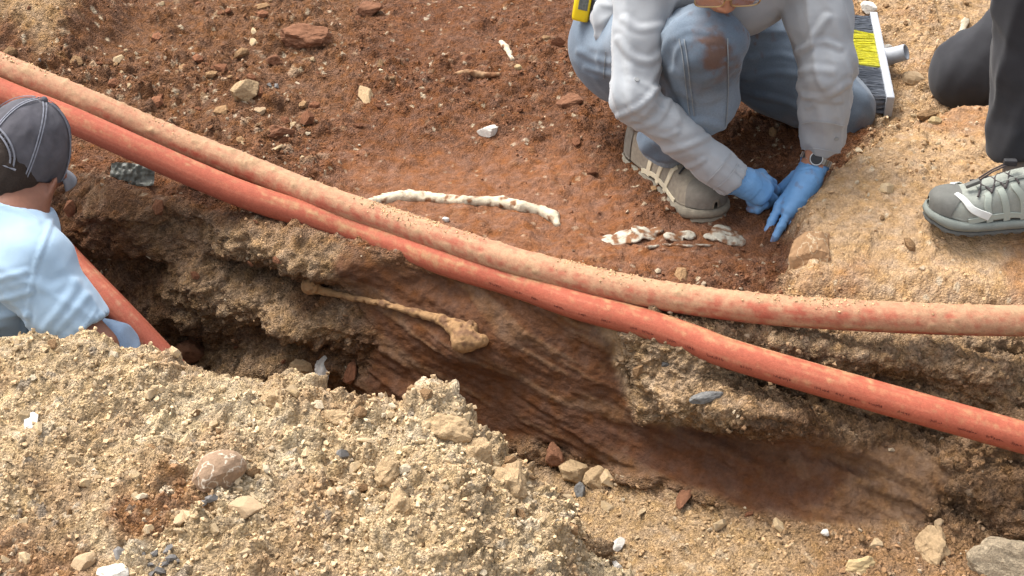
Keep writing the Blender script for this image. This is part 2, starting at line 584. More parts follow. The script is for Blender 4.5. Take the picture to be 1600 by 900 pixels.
# soil zones
def pm(poly, fe=14):
    return poly_mask(wx, wy, poly, fe)
z_tl = pm([(-2000, -900), (160, -900), (150, 0), (125, 60), (85, 105), (0, 60), (-900, -200)], 16)
z_tr = pm([(1330, -900), (3500, -900), (3500, 560), (1190, 505), (1255, 440), (1240, 372), (1310, 300), (1370, 200), (1335, 120)], 18)
z_mid = pm([(-400, 80), (140, 60), (430, -200), (620, -300), (560, 120), (430, 260), (300, 240)], 60)
z_slope = pm([(930, 500), (1200, 505), (1700, 530), (1700, 640), (1250, 640), (1180, 655), (1030, 670), (985, 610), (955, 540)], 12)
z_tanlump = np.maximum.reduce([pm([(300, 345), (420, 345), (540, 392), (545, 425), (430, 400), (330, 400)], 9), pm([(290, 410), (400, 440), (520, 480), (560, 540), (470, 500), (380, 500), (300, 470)], 12),
                               pm([(350, 530), (480, 530), (480, 590), (380, 600), (330, 570)], 10), pm([(230, 320), (330, 330), (345, 480), (280, 450)], 14) * .7])
z_clay = pm([(545, 385), (960, 500), (985, 620), (1010, 665), (1180, 685), (1320, 690), (1420, 690), (1480, 750), (1430, 840), (1290, 830), (1000, 745), (700, 650), (560, 600), (600, 520), (540, 430)], 12)
z_dred = pm([(880, 650), (1010, 668), (1180, 690), (1340, 720), (1290, 780), (1200, 800), (1020, 730), (900, 690)], 10)
z_rwall = pm([(1180, 540), (1330, 560), (3000, 560), (3000, 880), (1500, 860), (1470, 740), (1400, 680), (1180, 660)], 18)
z_smooth = pm([(520, 235), (900, 220), (1000, 330), (1180, 330), (1200, 400), (960, 430), (700, 400), (560, 330)], 30)
z_mound = poly_mask(PX + 20 * n1, PY + 14 * n1, [(1245, 368), (1315, 315), (1415, 245), (1500, 205), (3000, 160), (3000, 520), (1240, 495), (1250, 430)], 26)

# large shape
disp = np.zeros(len(X))
up = np.zeros(len(X))
up += bank * (.022 * n1 + .017 * n2 * (1 - .5 * z_mound))
up += bank * .105 * z_mound * (1 - .35 * sstep(400, 500, PY))
up += bank * .16 * poly_mask(PX + 30 * n1, PY + 20 * n1, [(-3000, -900), (190, -900), (160, 20), (100, 85), (0, 70), (-900, -100)], 55)
up += bank * .05 * bump2(PX, PY, 1450, 20, 260, 90, 10)
up -= bank * .018 * z_smooth
up += bank * .020 * bump2(PX, PY, 730, 352, 170, 22, 8)                 # soil pedestal under the long bone
up -= bank * .020 * bump2(PX, PY, 1235, 390, 60, 40)                     # hollow at the hands
up -= bank * .028 * bump2(PX, PY, 1215, 215, 90, 40)
up += bank * .03 * bump2(PX, PY, 480, 60, 90, 40) + bank * .03 * bump2(PX, PY, 390, 160, 50, 40)
for cx, cy, rx, ry, rot, a in [
    (420, 380, 130, 34, 14, .055), (520, 405, 60, 26, 20, .04), (430, 426, 95, 15, 12, -.06), (420, 470, 120, 26, 16, .05), (500, 495, 60, 22, 25, .04),
    (455, 518, 75, 15, 20, -.04), (415, 565, 80, 36, 0, .07), (180, 345, 85, 60, 5, .10), (180, 290, 60, 26, 5, .04), (150, 400, 60, 24, 10, -.04),
    (285, 305, 60, 26, 12, .04), (290, 345, 50, 20, 10, -.03), (230, 410, 70, 22, 4, -.05), (120, 440, 50, 60, 0, -.05), (250, 490, 90, 40, 10, .05), (300, 430, 60, 50, 0, .05),
    (760, 400, 190, 26, 15, -.035), (730, 420, 120, 22, 16, -.03), (700, 450, 90, 20, 14, -.02), (740, 540, 70, 40, 10, .03), (620, 540, 110, 60, 18, .02),
    (1060, 570, 80, 44, 25, .045), (1110, 630, 110, 30, 14, .048), (1010, 640, 34, 22, 30, .04), (965, 560, 22, 50, -30, -.03), (1120, 676, 160, 20, 16, -.03),
    (1130, 715, 170, 30, 16, -.02), (1230, 664, 100, 22, 18, .035), (1260, 620, 150, 18, 14, -.045), (1330, 560, 130, 26, 12, .05),
    (1400, 590, 110, 16, 12, -.05), (1500, 570, 90, 50, 0, .05), (1560, 545, 60, 20, 0, -.07), (1450, 700, 90, 60, 20, -.03), (1560, 690, 60, 40, 0, .06),
    (1500, 660, 60, 30, 0, -.06), (1560, 770, 70, 40, 0, .05), (1505, 795, 50, 22, 30, -.06), (1460, 840, 60, 26, 0, .04), (1370, 740, 120, 14, 24, -.02),
    (1420, 795, 90, 10, 26, -.02), (640, 620, 120, 24, 20, .03)]:
    disp += (wall + floor_ * .6) * a * bump2(PX + 2 * n3 + 24 * n2, PY + 2 * n3 + 14 * n2, cx, cy, rx, ry, rot, 2.6)
rough_w = np.clip(1 - z_clay * .9, 0.08, 1)
disp += wall * rough_w * (.030 * n1 + .036 * fbm(X, 14, 2, 51))
# layers and spade marks that run down to the right along the cut
a_ = math.radians(24)
sk = -Vm.ravel() * math.cos(a_) + U * math.sin(a_)
sk = sk + .02 * n1 + .006 * n2
st = vnoise(np.stack([U * 5 , sk * 34, U * 0], -1), 1.0, 71) + .6 * vnoise(np.stack([U * 9, sk * 90, U * 0], -1), 1.0, 72)
led = vnoise(np.stack([U * 4.2, sk * 17, U * 0], -1), 1.0, 73)
disp += wall * (.0045 * st * (1 - .3 * z_dred) + .016 * sstep(.15, .42, led) * (z_rwall * 1.3 + .25 * z_clay + .2))
# the large bulges first; fine relief then follows the bulged surface
X1 = X + N * disp[:, None]
X1[:, 2] += up
G1 = X1.reshape(NR, NC, 3)
Nn = np.cross(np.gradient(G1, axis=1), np.gradient(G1, axis=0)).reshape(-1, 3)
Nn /= np.linalg.norm(Nn, axis=1)[:, None] + 1e-12
Nn *= np.sign((Nn * N).sum(1))[:, None]
N = unit_rows(N * .35 + Nn * .65)
X = X1
disp = np.zeros(len(X))
up = 0.0
w3 = fbm(X, 34, 4, 55, .6)
disp += wall * rough_w * (.016 * np.abs(w3) + .010 * fbm(X, 80, 3, 56)) + wall * (1 - rough_w) * .0055 * fbm(X, 50, 5, 57, .7)
U = np.where(Vm.ravel() < 0, U, U + .35 * X[:, 1])
Vv = np.where(Vm.ravel() < 0, Vv, X[:, 2] * 1.1 - .5 * (X[:, 1] * .883 + X[:, 0] * .469))
# clods and stones that are fast in the soil
def rub(cell, seed, dens, amp):
    h, i = clods(U + .25 * cell * vnoise(X, 2.2 / cell, seed), Vv + .25 * cell * vnoise(X, 2.2 / cell, seed + 1), cell, seed, dens)
    return h * amp, i
crumb = bank * (.85 - .55 * z_smooth + .25 * z_tr + .5 * z_mid - .6 * z_mound) + wall * (.14 + .75 * rough_w * (1 - z_clay)) + floor_ * .9
crumb *= np.clip(.75 + .9 * n1 + .5 * n2, .15, 1.5)
h1_, i1 = rub(.060, 3, .30, .022)
h2_, i2 = rub(.030, 5, .55, .013)
h3_, i3 = rub(.016, 7, .8, .0085)
h4_, i4 = rub(.0095, 9, .9, .0045)
far = sstep(2.6, 4.2, X[:, 1])
disp += crumb * (h1_ * (z_mid * 1.2 + z_tr * .5 + .6 + z_tanlump * .6) + h2_ + h3_ + h4_ * 1.3)
disp += (bank + floor_) * .002 * n3 * (1 - .5 * z_smooth) + wall * .0012 * n3
# thin spall in the brushed surface
disp += bank * z_smooth * .004 * sstep(0, .25, fbm(X, 22, 3, 81))
X2 = X + N * disp[:, None]
X2[:, 2] += up
# undercut lip: lean the crumbly lip of the right ledge outward
# colours
def mixc(c, k, m):
    return c * (1 - m[:, None]) + k[None] * m[:, None]
col = np.repeat(RED[None], len(X), 0)
v4 = fbm(X, 5, 4, 91)
col = mixc(col, REDD, sstep(-.05, .4, v4) * .5)
col = mixc(col, REDS, z_smooth * .8)
col = mixc(col, srgb(140, 102, 74), z_mid * .75)
col = mixc(col, BRN, wall)
col = mixc(col, BRND, wall * sstep(-.1, .4, fbm(X, 8, 4, 95)))
col = mixc(col, srgb(134, 96, 70), wall * pm([(90, 240), (330, 300), (330, 400), (240, 420), (250, 520), (120, 560), (-300, 500), (-300, 150)], 20) * .8)
col = mixc(col, CLAY, z_clay * wall)
col = mixc(col, srgb(150, 120, 92), z_clay * wall * sstep(.1, .5, st) * .4)
col = mixc(col, srgb(148, 118, 90), z_clay * wall * sstep(1180, 1420, wx) * .7)
col = mixc(col, srgb(100, 68, 50), z_dred * wall * .75)
col = mixc(col, srgb(196, 164, 126), z_tanlump * wall * .6)
col = mixc(col, srgb(204, 172, 134), z_slope * .75)
col = mixc(col, srgb(160, 128, 96), z_rwall * wall * .55)
col = mixc(col, srgb(190, 156, 116), z_tl * bank * .9)
col = mixc(col, TANR, z_tr * bank * .92)
col = mixc(col, srgb(165, 112, 76), z_tr * bank * sstep(.05, .4, v4) * .55)
col = mixc(col, srgb(198, 166, 126), floor_)
col = mixc(col, srgb(150, 108, 74), floor_ * sstep(1180, 1330, wx) * .6)
col = mixc(col, srgb(120, 88, 62), floor_ * (1 - sstep(560, 860, wx)) * .8)
cl = np.maximum(sstep(.05, .2, h3_ / .0085) * .6, sstep(.05, .2, h2_ / .013))
tone = np.where(h2_ > h3_, i2, i3)
col *= (1 + (crumb * cl * (tone - .5) * .5))[:, None]
pale = (tone > .80) & (cl > .3)
col = mixc(col, srgb(214, 192, 160), pale * np.clip(crumb, 0, 1) * (.25 + .4 * z_tr + .35 * floor_ + .2 * z_mid))
col *= (1 + .10 * n2 + .08 * n3)[:, None]
spk = clods(U, Vv, .011, 33, .028)
col = mixc(col, srgb(228, 208, 176), sstep(.05, .2, spk[0]) * bank * (1 - .6 * z_smooth) * .8)      # pale grains in the red soil
col = np.clip(col * SOIL_K, .01, .8)
grit = np.clip(1 - .72 * z_clay * wall - .45 * z_smooth * bank - .40 * z_mound * bank, .2, 1)
ground = link('ground', mesh_np('ground', X2, grid_faces(NR, NC)[:, ::-1], col, True, grit), soil)
ground['kind'] = 'structure'
ground['label'] = 'reddish brown excavated earth with a dark trench cut through it'
GP, GN = X2, N

# ------------------------------------------------------------------ near heap of pale dug-out soil
crest = [(-700, 470, .10), (-300, 500, .09), (0, 524, .07), (110, 526, .07), (215, 545, .06), (300, 578, .04), (400, 584, .03), (470, 596, .02), (560, 640, .0), (620, 646, .0), (690, 640, .01), (760, 690, -.03), (830, 740, -.08),
         (880, 800, -.14), (905, 850, -.19), (990, 905, -.25), (1100, 990, -.29), (1250, 1100, -.31), (1500, 1250, -.33)]
Kc = curve_at(pxz(crest), np.linspace(0, len(crest) - 1.001, 580))
HC = 580
dirn = np.array([.42, .91, 0])
back = np.array([.42, .91, 0])
near = np.stack([np.linspace(-2.0, 1.1, HC), np.full(HC, .45), np.interp(np.linspace(0, 1, HC), [0, .5, 1], [.0, -.02, -.2])], -1)
rb = np.linspace(.34, 0, 80)[:-1]                         # far flank, falling into the trench
Hb = Kc[None] + back[None, None] * rb[:, None, None]
Hb[..., 2] -= (1.55 * rb[:, None]) * 1.0
rf, q = [], 0.0
while q < 1:
    rf.append(q)
    q += .0026 if q < .5 else .02
rf = np.array(rf + [1.0])
Hf = Kc[None] + (near - Kc)[None] * rf[:, None, None]
dn = np.linalg.norm((near - Kc)[:, :2], axis=1)[None] * rf[:, None]
Hf[..., 2] = Kc[None, :, 2] + (near[:, 2] - Kc[:, 2])[None] * sstep(0, 1, rf)[:, None] - .0 * dn
H = np.concatenate([Hb, Hf])
HR = len(H)
NBK = len(rb)
ker = np.exp(-.5 * (np.arange(-14, 15) / 6.0) ** 2)
ker /= ker.sum()
Hp = np.pad(H, ((14, 14), (0, 0), (0, 0)), mode='edge')
Hs = sum(ker[i] * Hp[i:i + HR] for i in range(29))
w_ = np.exp(-((np.arange(HR) - NBK) / 30.) ** 2)[:, None, None]
H = H * (1 - w_) + Hs * w_
HX = H.reshape(-1, 3)
HN = np.cross(np.gradient(H, axis=1), np.gradient(H, axis=0)).reshape(-1, 3)
HN /= np.linalg.norm(HN, axis=1)[:, None] + 1e-12
if HN[:, 2].mean() < 0:
    HN = -HN
hpx, hpy = proj(HX)
flank = (np.arange(HR)[:, None] < NBK).repeat(HC, 1).ravel()
hu, hv = HX[:, 0] * 1.0, HX[:, 1] + HX[:, 2] * .8
m1, m2, m3 = fbm(HX, 3.5, 4, 101), fbm(HX, 13, 4, 102), fbm(HX, 70, 3, 103)
def hrub(cell, seed, dens, amp):
    h, i = clods(hu + .3 * cell * vnoise(HX, 2.0 / cell, seed), hv + .3 * cell * vnoise(HX, 2.0 / cell, seed + 1), cell, seed, dens)
    return h * amp, i
lump = sstep(-.2, .5, m1 + .9 * bump2(hpx, hpy, 690, 720, 220, 110) + .5 * bump2(hpx, hpy, 450, 680, 160, 90) - .3 * bump2(hpx, hpy, 150, 720, 160, 90))
a0, b0 = hrub(.090, 201, .55, .040)
a1, b1 = hrub(.048, 203, .6, .024)
a2, b2 = hrub(.026, 205, .75, .0150)
a3, b3 = hrub(.015, 207, .85, .0090)
a4, b4 = hrub(.009, 209, .95, .0050)
hd = .03 * m1 + .018 * m2 + .003 * m3 + lump * (a0 + a1) + (1 - lump) * a1 * .35 + a2 * (.55 + .45 * lump) + a3 + a4
HX2 = HX + HN * hd[:, None]
HX2[:, 2] += .022 * bump2(hpx, hpy, 700, 665, 70, 45) + .02 * bump2(hpx, hpy, 90, 545, 120, 30)
hc = np.repeat(TAN[None], len(HX), 0)
hc = mixc(hc, TANL, sstep(-.1, .45, fbm(HX, 6, 4, 111)) * .6)
hc = mixc(hc, srgb(168, 130, 92), sstep(.0, .5, fbm(HX, 7, 4, 112)) * .55)
hwx, hwy = hpx + 40 * m2, hpy + 30 * m2
hc = mixc(hc, srgb(146, 98, 62), poly_mask(hwx, hwy, [(200, 790), (300, 760), (320, 800), (250, 840), (190, 870), (170, 830)], 22) * .8)
hc = mixc(hc, srgb(158, 112, 76), poly_mask(hwx, hwy, [(-200, 850), (120, 840), (140, 960), (-200, 960)], 30) * .7)
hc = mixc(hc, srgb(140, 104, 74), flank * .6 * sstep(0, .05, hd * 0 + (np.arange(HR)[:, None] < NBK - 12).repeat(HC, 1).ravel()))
tt = np.where(a2 > a3, b2, b3)
cc = np.maximum(sstep(.05, .2, a2 / .015), sstep(.05, .2, a3 / .009) * .7)
hc *= (1 + cc * (tt - .5) * .42)[:, None]
hc = mixc(hc, srgb(226, 208, 178), ((tt > .84) & (cc > .3)) * .65)
hc = mixc(hc, srgb(150, 140, 128), ((tt < .07) & (cc > .3)) * .6)
hc *= (1 + .09 * m2 + .08 * m3)[:, None]
hc = hc * .97 + .03 * hc.mean(1)[:, None]
hc = np.clip(hc * .69, .01, .85)
heap = link('spoil_heap', mesh_np('spoil_heap', HX2, grid_faces(HR, HC)[:, ::-1], hc), soil)
heap['kind'] = 'structure'
heap['label'] = 'pale tan heap of crumbly dug-out soil along the near edge'

# where the built ground is, for setting things down on it
def subsample(V, nr, nc, st):
    r = np.arange(0, nr, st)
    c = np.arange(0, nc, st)
    G = V.reshape(nr, nc, 3)[np.ix_(r, c)]
    return G.reshape(-1, 3), grid_faces(len(r), len(c))[:, ::-1]
_v, _f = subsample(GP, NR, NC, 2)
bvh_g = BVHTree.FromPolygons(_v.tolist(), _f.tolist())
_v, _f = subsample(HX2, HR, HC, 2)
bvh_h = BVHTree.FromPolygons(_v.tolist(), _f.tolist())
def hit(px, py, only=None):                               # first ground the ray through a photo pixel meets
    d = Vector(ray(px, py)).normalized()
    best = None
    for nm, b in (('g', bvh_g), ('h', bvh_h)):
        if only and nm != only:
            continue
        r = b.ray_cast(Vector((0, 0, CAM_H)), d)
        if r[0] is not None and (best is None or r[3] < best[3]):
            best = (r[0], r[1], nm, r[3])
    return best
def ground_z(x, y):
    r = bvh_g.ray_cast(Vector((x, y, 2)), Vector((0, 0, -1)))
    return r[0].z if r[0] is not None else 0.0

# ------------------------------------------------------------------ loose stones
def hull_rock(seed, n=13, flat=.7):
    r = random.Random(seed)
    bm = bmesh.new()
    for _ in range(n):
        v = Vector((r.gauss(0, 1), r.gauss(0, 1), r.gauss(0, 1))).normalized() * r.uniform(.8, 1.05)
        bm.verts.new((v.x * r.uniform(.9, 1.1), v.y * .8, v.z * flat))
    res = bmesh.ops.convex_hull(bm, input=bm.verts)
    bmesh.ops.delete(bm, geom=[g for g in res['geom_interior'] if isinstance(g, bmesh.types.BMVert)], context='VERTS')
    bmesh.ops.recalc_face_normals(bm, faces=bm.faces)
    return bm
def rock_arrays(seed, n=11, flat=.7):
    bm = hull_rock(seed, n, flat)
    bm.verts.ensure_lookup_table()
    bmesh.ops.triangulate(bm, faces=bm.faces)
    bm.verts.index_update()
    V = np.array([v.co[:] for v in bm.verts])
    T = np.array([[v.index for v in f.verts] for f in bm.faces])
    bm.free()
    return V, T
ROCKS = [rock_arrays(100 + k, 9 + k % 5, .55 + .05 * (k % 5)) for k in range(14)]
def rotm(n, r):
    q = r.normal(size=(n, 4))
    q /= np.linalg.norm(q, axis=1)[:, None]
    w, x, y, z = q.T
    return np.stack([1 - 2 * (y * y + z * z), 2 * (x * y - z * w), 2 * (x * z + y * w), 2 * (x * y + z * w), 1 - 2 * (x * x + z * z), 2 * (y * z - x * w),
                     2 * (x * z - y * w), 2 * (y * z + x * w), 1 - 2 * (x * x + y * y)], -1).reshape(-1, 3, 3)
crumb_m = material('crumb', attr=True, rough=.97, var=.2, vscale=120, bump=.35, bscale=300, spec=.1, dist=.001)
def litter(name, label, Vs, Ns, cols, idx, rad, parent, seed):
    r = np.random.default_rng(seed)
    R = rotm(len(idx), r)
    vs, fs, cs, off = [], [], [], 0
    kind = r.integers(0, len(ROCKS), len(idx))
    shade = r.uniform(.85, 1.45, len(idx))
    palew = (r.random(len(idx)) < .10) * r.uniform(.3, .8, len(idx))
    for k, (RV, RT) in enumerate(ROCKS):
        m = np.nonzero(kind == k)[0]
        if not len(m):
            continue
        W3 = np.einsum('nij,vj->nvi', R[m], RV) * rad[m][:, None, None] + (Vs[idx[m]] + Ns[idx[m]] * rad[m][:, None] * .25)[:, None]
        vs.append(W3.reshape(-1, 3))
        fs.append((RT[None] + (np.arange(len(m)) * len(RV))[:, None, None]).reshape(-1, 3) + off)
        c = cols[idx[m]] * shade[m][:, None]
        c = c * (1 - palew[m][:, None]) + (srgb(222, 205, 176) * SOIL_K)[None] * palew[m][:, None]
        cs.append(np.repeat(c, len(RV), 0))
        off += len(m) * len(RV)
    o = link(name, mesh_np(name, np.vstack(vs), np.vstack(fs), np.clip(np.vstack(cs), .01, .8), smooth=False), crumb_m)
    o['kind'] = 'stuff'
    tag(o, label, 'gravel')
    return o
def pick(weight, n, seed):
    r = np.random.default_rng(seed)
    c = np.cumsum(weight)
    return np.searchsorted(c, r.random(n) * c[-1])
gpx, gpy = proj(GP)
inview = ((gpx > -250) & (gpx < 1850) & (gpy > -160) & (gpy < 1050)).astype(float)
clump = np.clip(.4 + 1.1 * n1 + .9 * n2, .02, 2)
wgt = inview * (bank * np.clip(.8 - .72 * z_smooth + .5 * z_tr + .7 * z_mid - .9 * z_mound, .05, 3) + floor_ * 1.6 + wall * .30 * (1 - z_clay)) * clump
n_ = 15000
litter('crumbs', 'small crumbs and grit littering the reddish excavated ground', GP, GN, col, pick(wgt, n_, 1), .0022 + .0042 * np.random.default_rng(2).random(n_) ** 2.2 * 1.4, None, 3)
hin = ((hpx > -250) & (hpx < 1300) & (hpy < 1050)).astype(float) * (1 - .7 * flank)
n_ = 10500
litter('grit', 'small pale stones and grit covering the near spoil heap', HX2, HN, hc, pick(hin * np.clip(.5 + m1, .1, 2), n_, 4), .0022 + .0060 * np.random.default_rng(5).random(n_) ** 2.6, None, 6)

stone_m = {
    'tan': material('tan_stone', srgb(204, 178, 140) * .66, .95, var=.25, vscale=3, bump=.7, bscale=9, objrand=.22, spec=.15, hue=.1),
    'pale': material('pale_stone', srgb(216, 198, 168) * .66, .9, var=.2, vscale=4, bump=.5, bscale=240, objrand=.15, spec=.2),
    'red': material('red_clod', srgb(146, 100, 74) * .66, .97, var=.28, vscale=3, bump=.9, bscale=9, objrand=.22, spec=.1, vor=6),
    'brown': material('brown_clod', srgb(168, 134, 98) * .66, .97, var=.28, vscale=3, bump=.9, bscale=9, objrand=.22, spec=.1, vor=6),
    'grey': material('grey_stone', srgb(132, 128, 124) * .6, .85, var=.25, vscale=3, bump=.4, bscale=9, objrand=.3, spec=.25),
}
def rock_mesh(name, seed, sub=2, flat=.7, rough=.10, planes=13, fs=2.4):
    """Broken stone: a fine ball cut by random planes, with a little roughness"""
    r = np.random.default_rng(seed)
    bm = bmesh.new()
    bmesh.ops.create_icosphere(bm, subdivisions=sub, radius=1)
    V = np.array([v.co[:] for v in bm.verts])
    D = r.normal(size=(planes, 3))
    D /= np.linalg.norm(D, axis=1)[:, None]
    h = r.uniform(.62, 1.0, planes)
    dot = V @ D.T
    rad = np.min(np.where(dot > .05, h[None] / np.maximum(dot, .05), 9), axis=1)
    rad = np.minimum(rad, 1.15)
    rad *= 1 + rough * fbm(V + seed, fs, 3, seed) + .035 * fbm(V + seed, 9, 2, seed + 1)
    V = V * rad[:, None] * np.array([1, r.uniform(.7, .95), flat])
    for v, p in zip(bm.verts, V):
        v.co = p
    me = bpy.data.meshes.new(name)
    bm.to_mesh(me)
    bm.free()
    for p in me.polygons:
        p.use_smooth = False
    return me
SM = {}
for kind in stone_m:
    SM[kind] = []
    for k in range(6):
        if kind in ('red', 'brown'):
            me = rock_mesh(kind + '_clod', 300 + k, 1, .75, .35, 9, 2.2)
        else:
            me = bpy.data.meshes.new(kind + '_stone')
            b_ = hull_rock(500 + 7 * k + len(kind), 12 + k, .5 + .06 * k)
            bmesh.ops.bevel(b_, geom=b_.edges, offset=.07, segments=1, affect='EDGES') if False else None
            b_.to_mesh(me)
            b_.free()
        me.materials.append(stone_m[kind])
        SM[kind].append(me)
def set_stone(name, me, p, nrm, r, parent, rnd, sink=.2, aniso=True):
    o = bpy.data.objects.new(name, me)
    C.objects.link(o)
    o.parent = parent
    o.location = Vector(p) + Vector(nrm) * r * sink
    q = Vector(nrm).to_track_quat('Z', 'Y').to_matrix() @ Matrix.Rotation(rnd.uniform(0, 6.28), 3, 'Z') @ Matrix.Rotation(rnd.gauss(0, .3), 3, 'X')
    o.rotation_euler = q.to_euler()
    a = rnd.uniform(.75, 1.3) if aniso else 1
    o.scale = (r * a, r / a * .95, r * rnd.uniform(.8, 1.05))
    return o
rnd = random.Random(11)
visg = inview * ((gpx > -10) & (gpx < 1610) & (gpy > -10) & (gpy < 910))
ids = pick(visg * (bank * np.clip(.5 - .45 * z_smooth + .7 * z_tr + 1.6 * z_mid - .9 * z_mound, .04, 4) + floor_ * 1.3 + wall * .25 * (1 - z_clay)) * np.clip(.5 + n1, .05, 2), 290, 21)
for i in ids:
    tanny = z_tr[i] * bank[i] + floor_[i] > .5
    kind = rnd.choices(['tan', 'pale', 'brown', 'grey'], [6, 1.2, 3, .25])[0] if tanny else rnd.choices(['red', 'brown', 'tan', 'pale', 'grey'], [7, 4 + 4 * z_mid[i], 1 + 2 * z_mid[i], .8, .25])[0]
    r = rnd.uniform(.006, .010) + (.016 * rnd.random() ** 2.5 if kind != 'pale' else .005 * rnd.random())
    set_stone('clod' if kind in ('red', 'brown') else 'stone', rnd.choice(SM[kind]), GP[i], GN[i], r, ground, rnd)
vish = ((hpx > -10) & (hpx < 1100) & (hpy < 910)) * hin
ids = pick(vish, 285, 22)
for i in ids:
    big = bump2(hpx[i], hpy[i], 690, 720, 230, 120)
    kind = rnd.choices(['tan', 'pale', 'brown', 'grey'], [8, 1.0, 1.6, .12])[0]
    r = rnd.uniform(.005, .009) + .012 * rnd.random() ** 3
    set_stone('stone', rnd.choice(SM[kind]), HX2[i], HN[i], r, heap, rnd)
for px, py, s in [(243, 868, 9), (256, 882, 8), (236, 884, 7), (268, 872, 9), (250, 893, 10), (225, 868, 7), (262, 858, 8), (278, 880, 7), (330, 779, 10), (320, 786, 7), (240, 900, 9)]:
    h = hit(px, py, 'h')
    if h:
        set_stone('stone', rnd.choice(SM['grey']), h[0], h[1], s / 880., heap, rnd, .3)

# ------------------------------------------------------------------ orange conduits
def conduit(name, label, pts, r, mud_bias, seed, mud_top=.6, under=.0, n=1200, na=44, lump=.004, blot=1.0, dustc=srgb(214, 170, 132)):
    Pc = catmull(np.array([at_z(a, b, z) for a, b, z in pts]), n)
    # even steps
    L = np.concatenate([[0], np.cumsum(np.linalg.norm(np.diff(Pc, axis=0), axis=1))])
    Ls = np.linspace(0, L[-1], n)
    Pc = np.stack([np.interp(Ls, L, Pc[:, k]) for k in range(3)], -1)
    T, Sd, Up = frames(Pc)
    a = np.linspace(0, 2 * math.pi, na, endpoint=False)
    dr = np.cos(a)[None, :, None] * Sd[:, None] + np.sin(a)[None, :, None] * Up[:, None]
    D = dr.reshape(-1, 3)
    V0 = (Pc[:, None] + r * dr).reshape(-1, 3)
    top = D[:, 2]
    sl = np.stack([Ls.repeat(na) * 3.2, np.tile(np.cos(a), n) * 1.1, np.tile(np.sin(a), n) * 1.1], -1)
    sl2 = np.stack([Ls.repeat(na) * 14, np.tile(np.cos(a), n) * 5, np.tile(np.sin(a), n) * 5], -1)
    m = blot * (.55 * fbm(sl, 1.0, 3, seed) + .6 * fbm(sl2, 1.0, 4, seed + 2, .6)) + .9 * fbm(V0, 70, 4, seed + 5, .65) + mud_bias + mud_top * np.clip(top, -.3, 1) + under * np.exp(-((top + .30) / .22) ** 2)
    mud = sstep(-.3, .8, m)
    crust = sstep(.55, 1.15, m) * np.clip(.35 + 1.2 * fbm(V0, 70, 3, seed + 9), 0, 1)
    q = np.arange(len(V0))
    V = V0 + D * (lump * crust * (1 + 1.3 * fbm(V0, 190, 2, seed + 12)))[:, None]
    orange = srgb(200, 98, 76) * .56
    oc = orange[None] * (1 + .12 * fbm(V0, 4, 3, seed + 20))[:, None]
    scr = sstep(.3, .6, vnoise(np.stack([Ls.repeat(na) * 6, np.tile(a, n) * 9, q * 0], -1), 1.0, seed + 30))
    oc = oc * (1 - .25 * scr)[:, None] + (srgb(226, 140, 112) * .58)[None] * (.25 * scr)[:, None]
    dust = (dustc * .60)[None] * (1 + .16 * fbm(V0, 60, 3, seed + 40))[:, None]
    mm = np.clip(.10 + mud * .74 + crust * .3, 0, 1)[:, None]
    cc = oc * (1 - mm) + dust * mm
    cc = cc * (1 - .5 * crust[:, None]) + (srgb(190, 158, 116) * .62)[None] * .5 * crust[:, None]
    o = link(name, mesh_np(name, V, grid_faces(n, na, True)[:, ::-1], np.clip(cc, .01, .85)), pipe_m)
    tag(o, label, 'pipe')
    return o, Pc, Sd, Up
pipe_m = material('orange_plastic', attr=True, rough=.72, var=.08, vscale=50, bump=.4, bscale=420, spec=.22, dist=.001, grains=((330, .10),))
PR = .0302
up_pipe, *_ = conduit('conduit_pipe', 'upper orange plastic conduit crusted with pale dust, lying along the trench edge',
        [(-600, -190, .45), (-200, 12, .34), (0, 102, .27), (130, 157, .21), (260, 213, .14), (400, 268, .085), (500, 308, .06), (600, 342, .046), (700, 376, .045), (800, 408, .045), (900, 434, .045), (1000, 456, .048), (1100, 472, .052), (1200, 484, .06), (1300, 491, .066), (1450, 498, .072), (1600, 501, .076), (1900, 497, .08), (2300, 485, .09)],
        PR, .22, 400, .55, .62, lump=.0032, blot=.9)
lo_pipe, LP, LS, LU = conduit('conduit_pipe', 'lower bright orange conduit with printed marks, hanging across the trench wall',
        [(-600, -130, .42), (-200, 52, .31), (0, 143, .24), (113, 188, .195), (300, 271, .10), (400, 311, .055), (548, 358, .01), (700, 411, .004), (800, 441, .004), (900, 476, .004), (1000, 503, .004), (1083, 531, 0), (1150, 556, -.004), (1350, 614, -.02), (1600, 684, -.05), (1900, 770, -.09), (2300, 890, -.14)],
        PR, -.45, 430, .42, .0, lump=.002, blot=1.3, dustc=srgb(206, 166, 120))
third, *_ = conduit('conduit_pipe', 'short length of orange conduit slanting down into the trench beside the seated man',
        [(-260, 90, -.22), (-60, 215, -.10), (20, 306, -.075), (70, 362, -.09), (125, 421, -.12), (185, 483, -.16), (240, 541, -.21), (290, 596, -.26), (345, 660, -.33), (400, 730, -.40)],
        .028, -.55, 460, .25, .0, n=600, lump=.002)
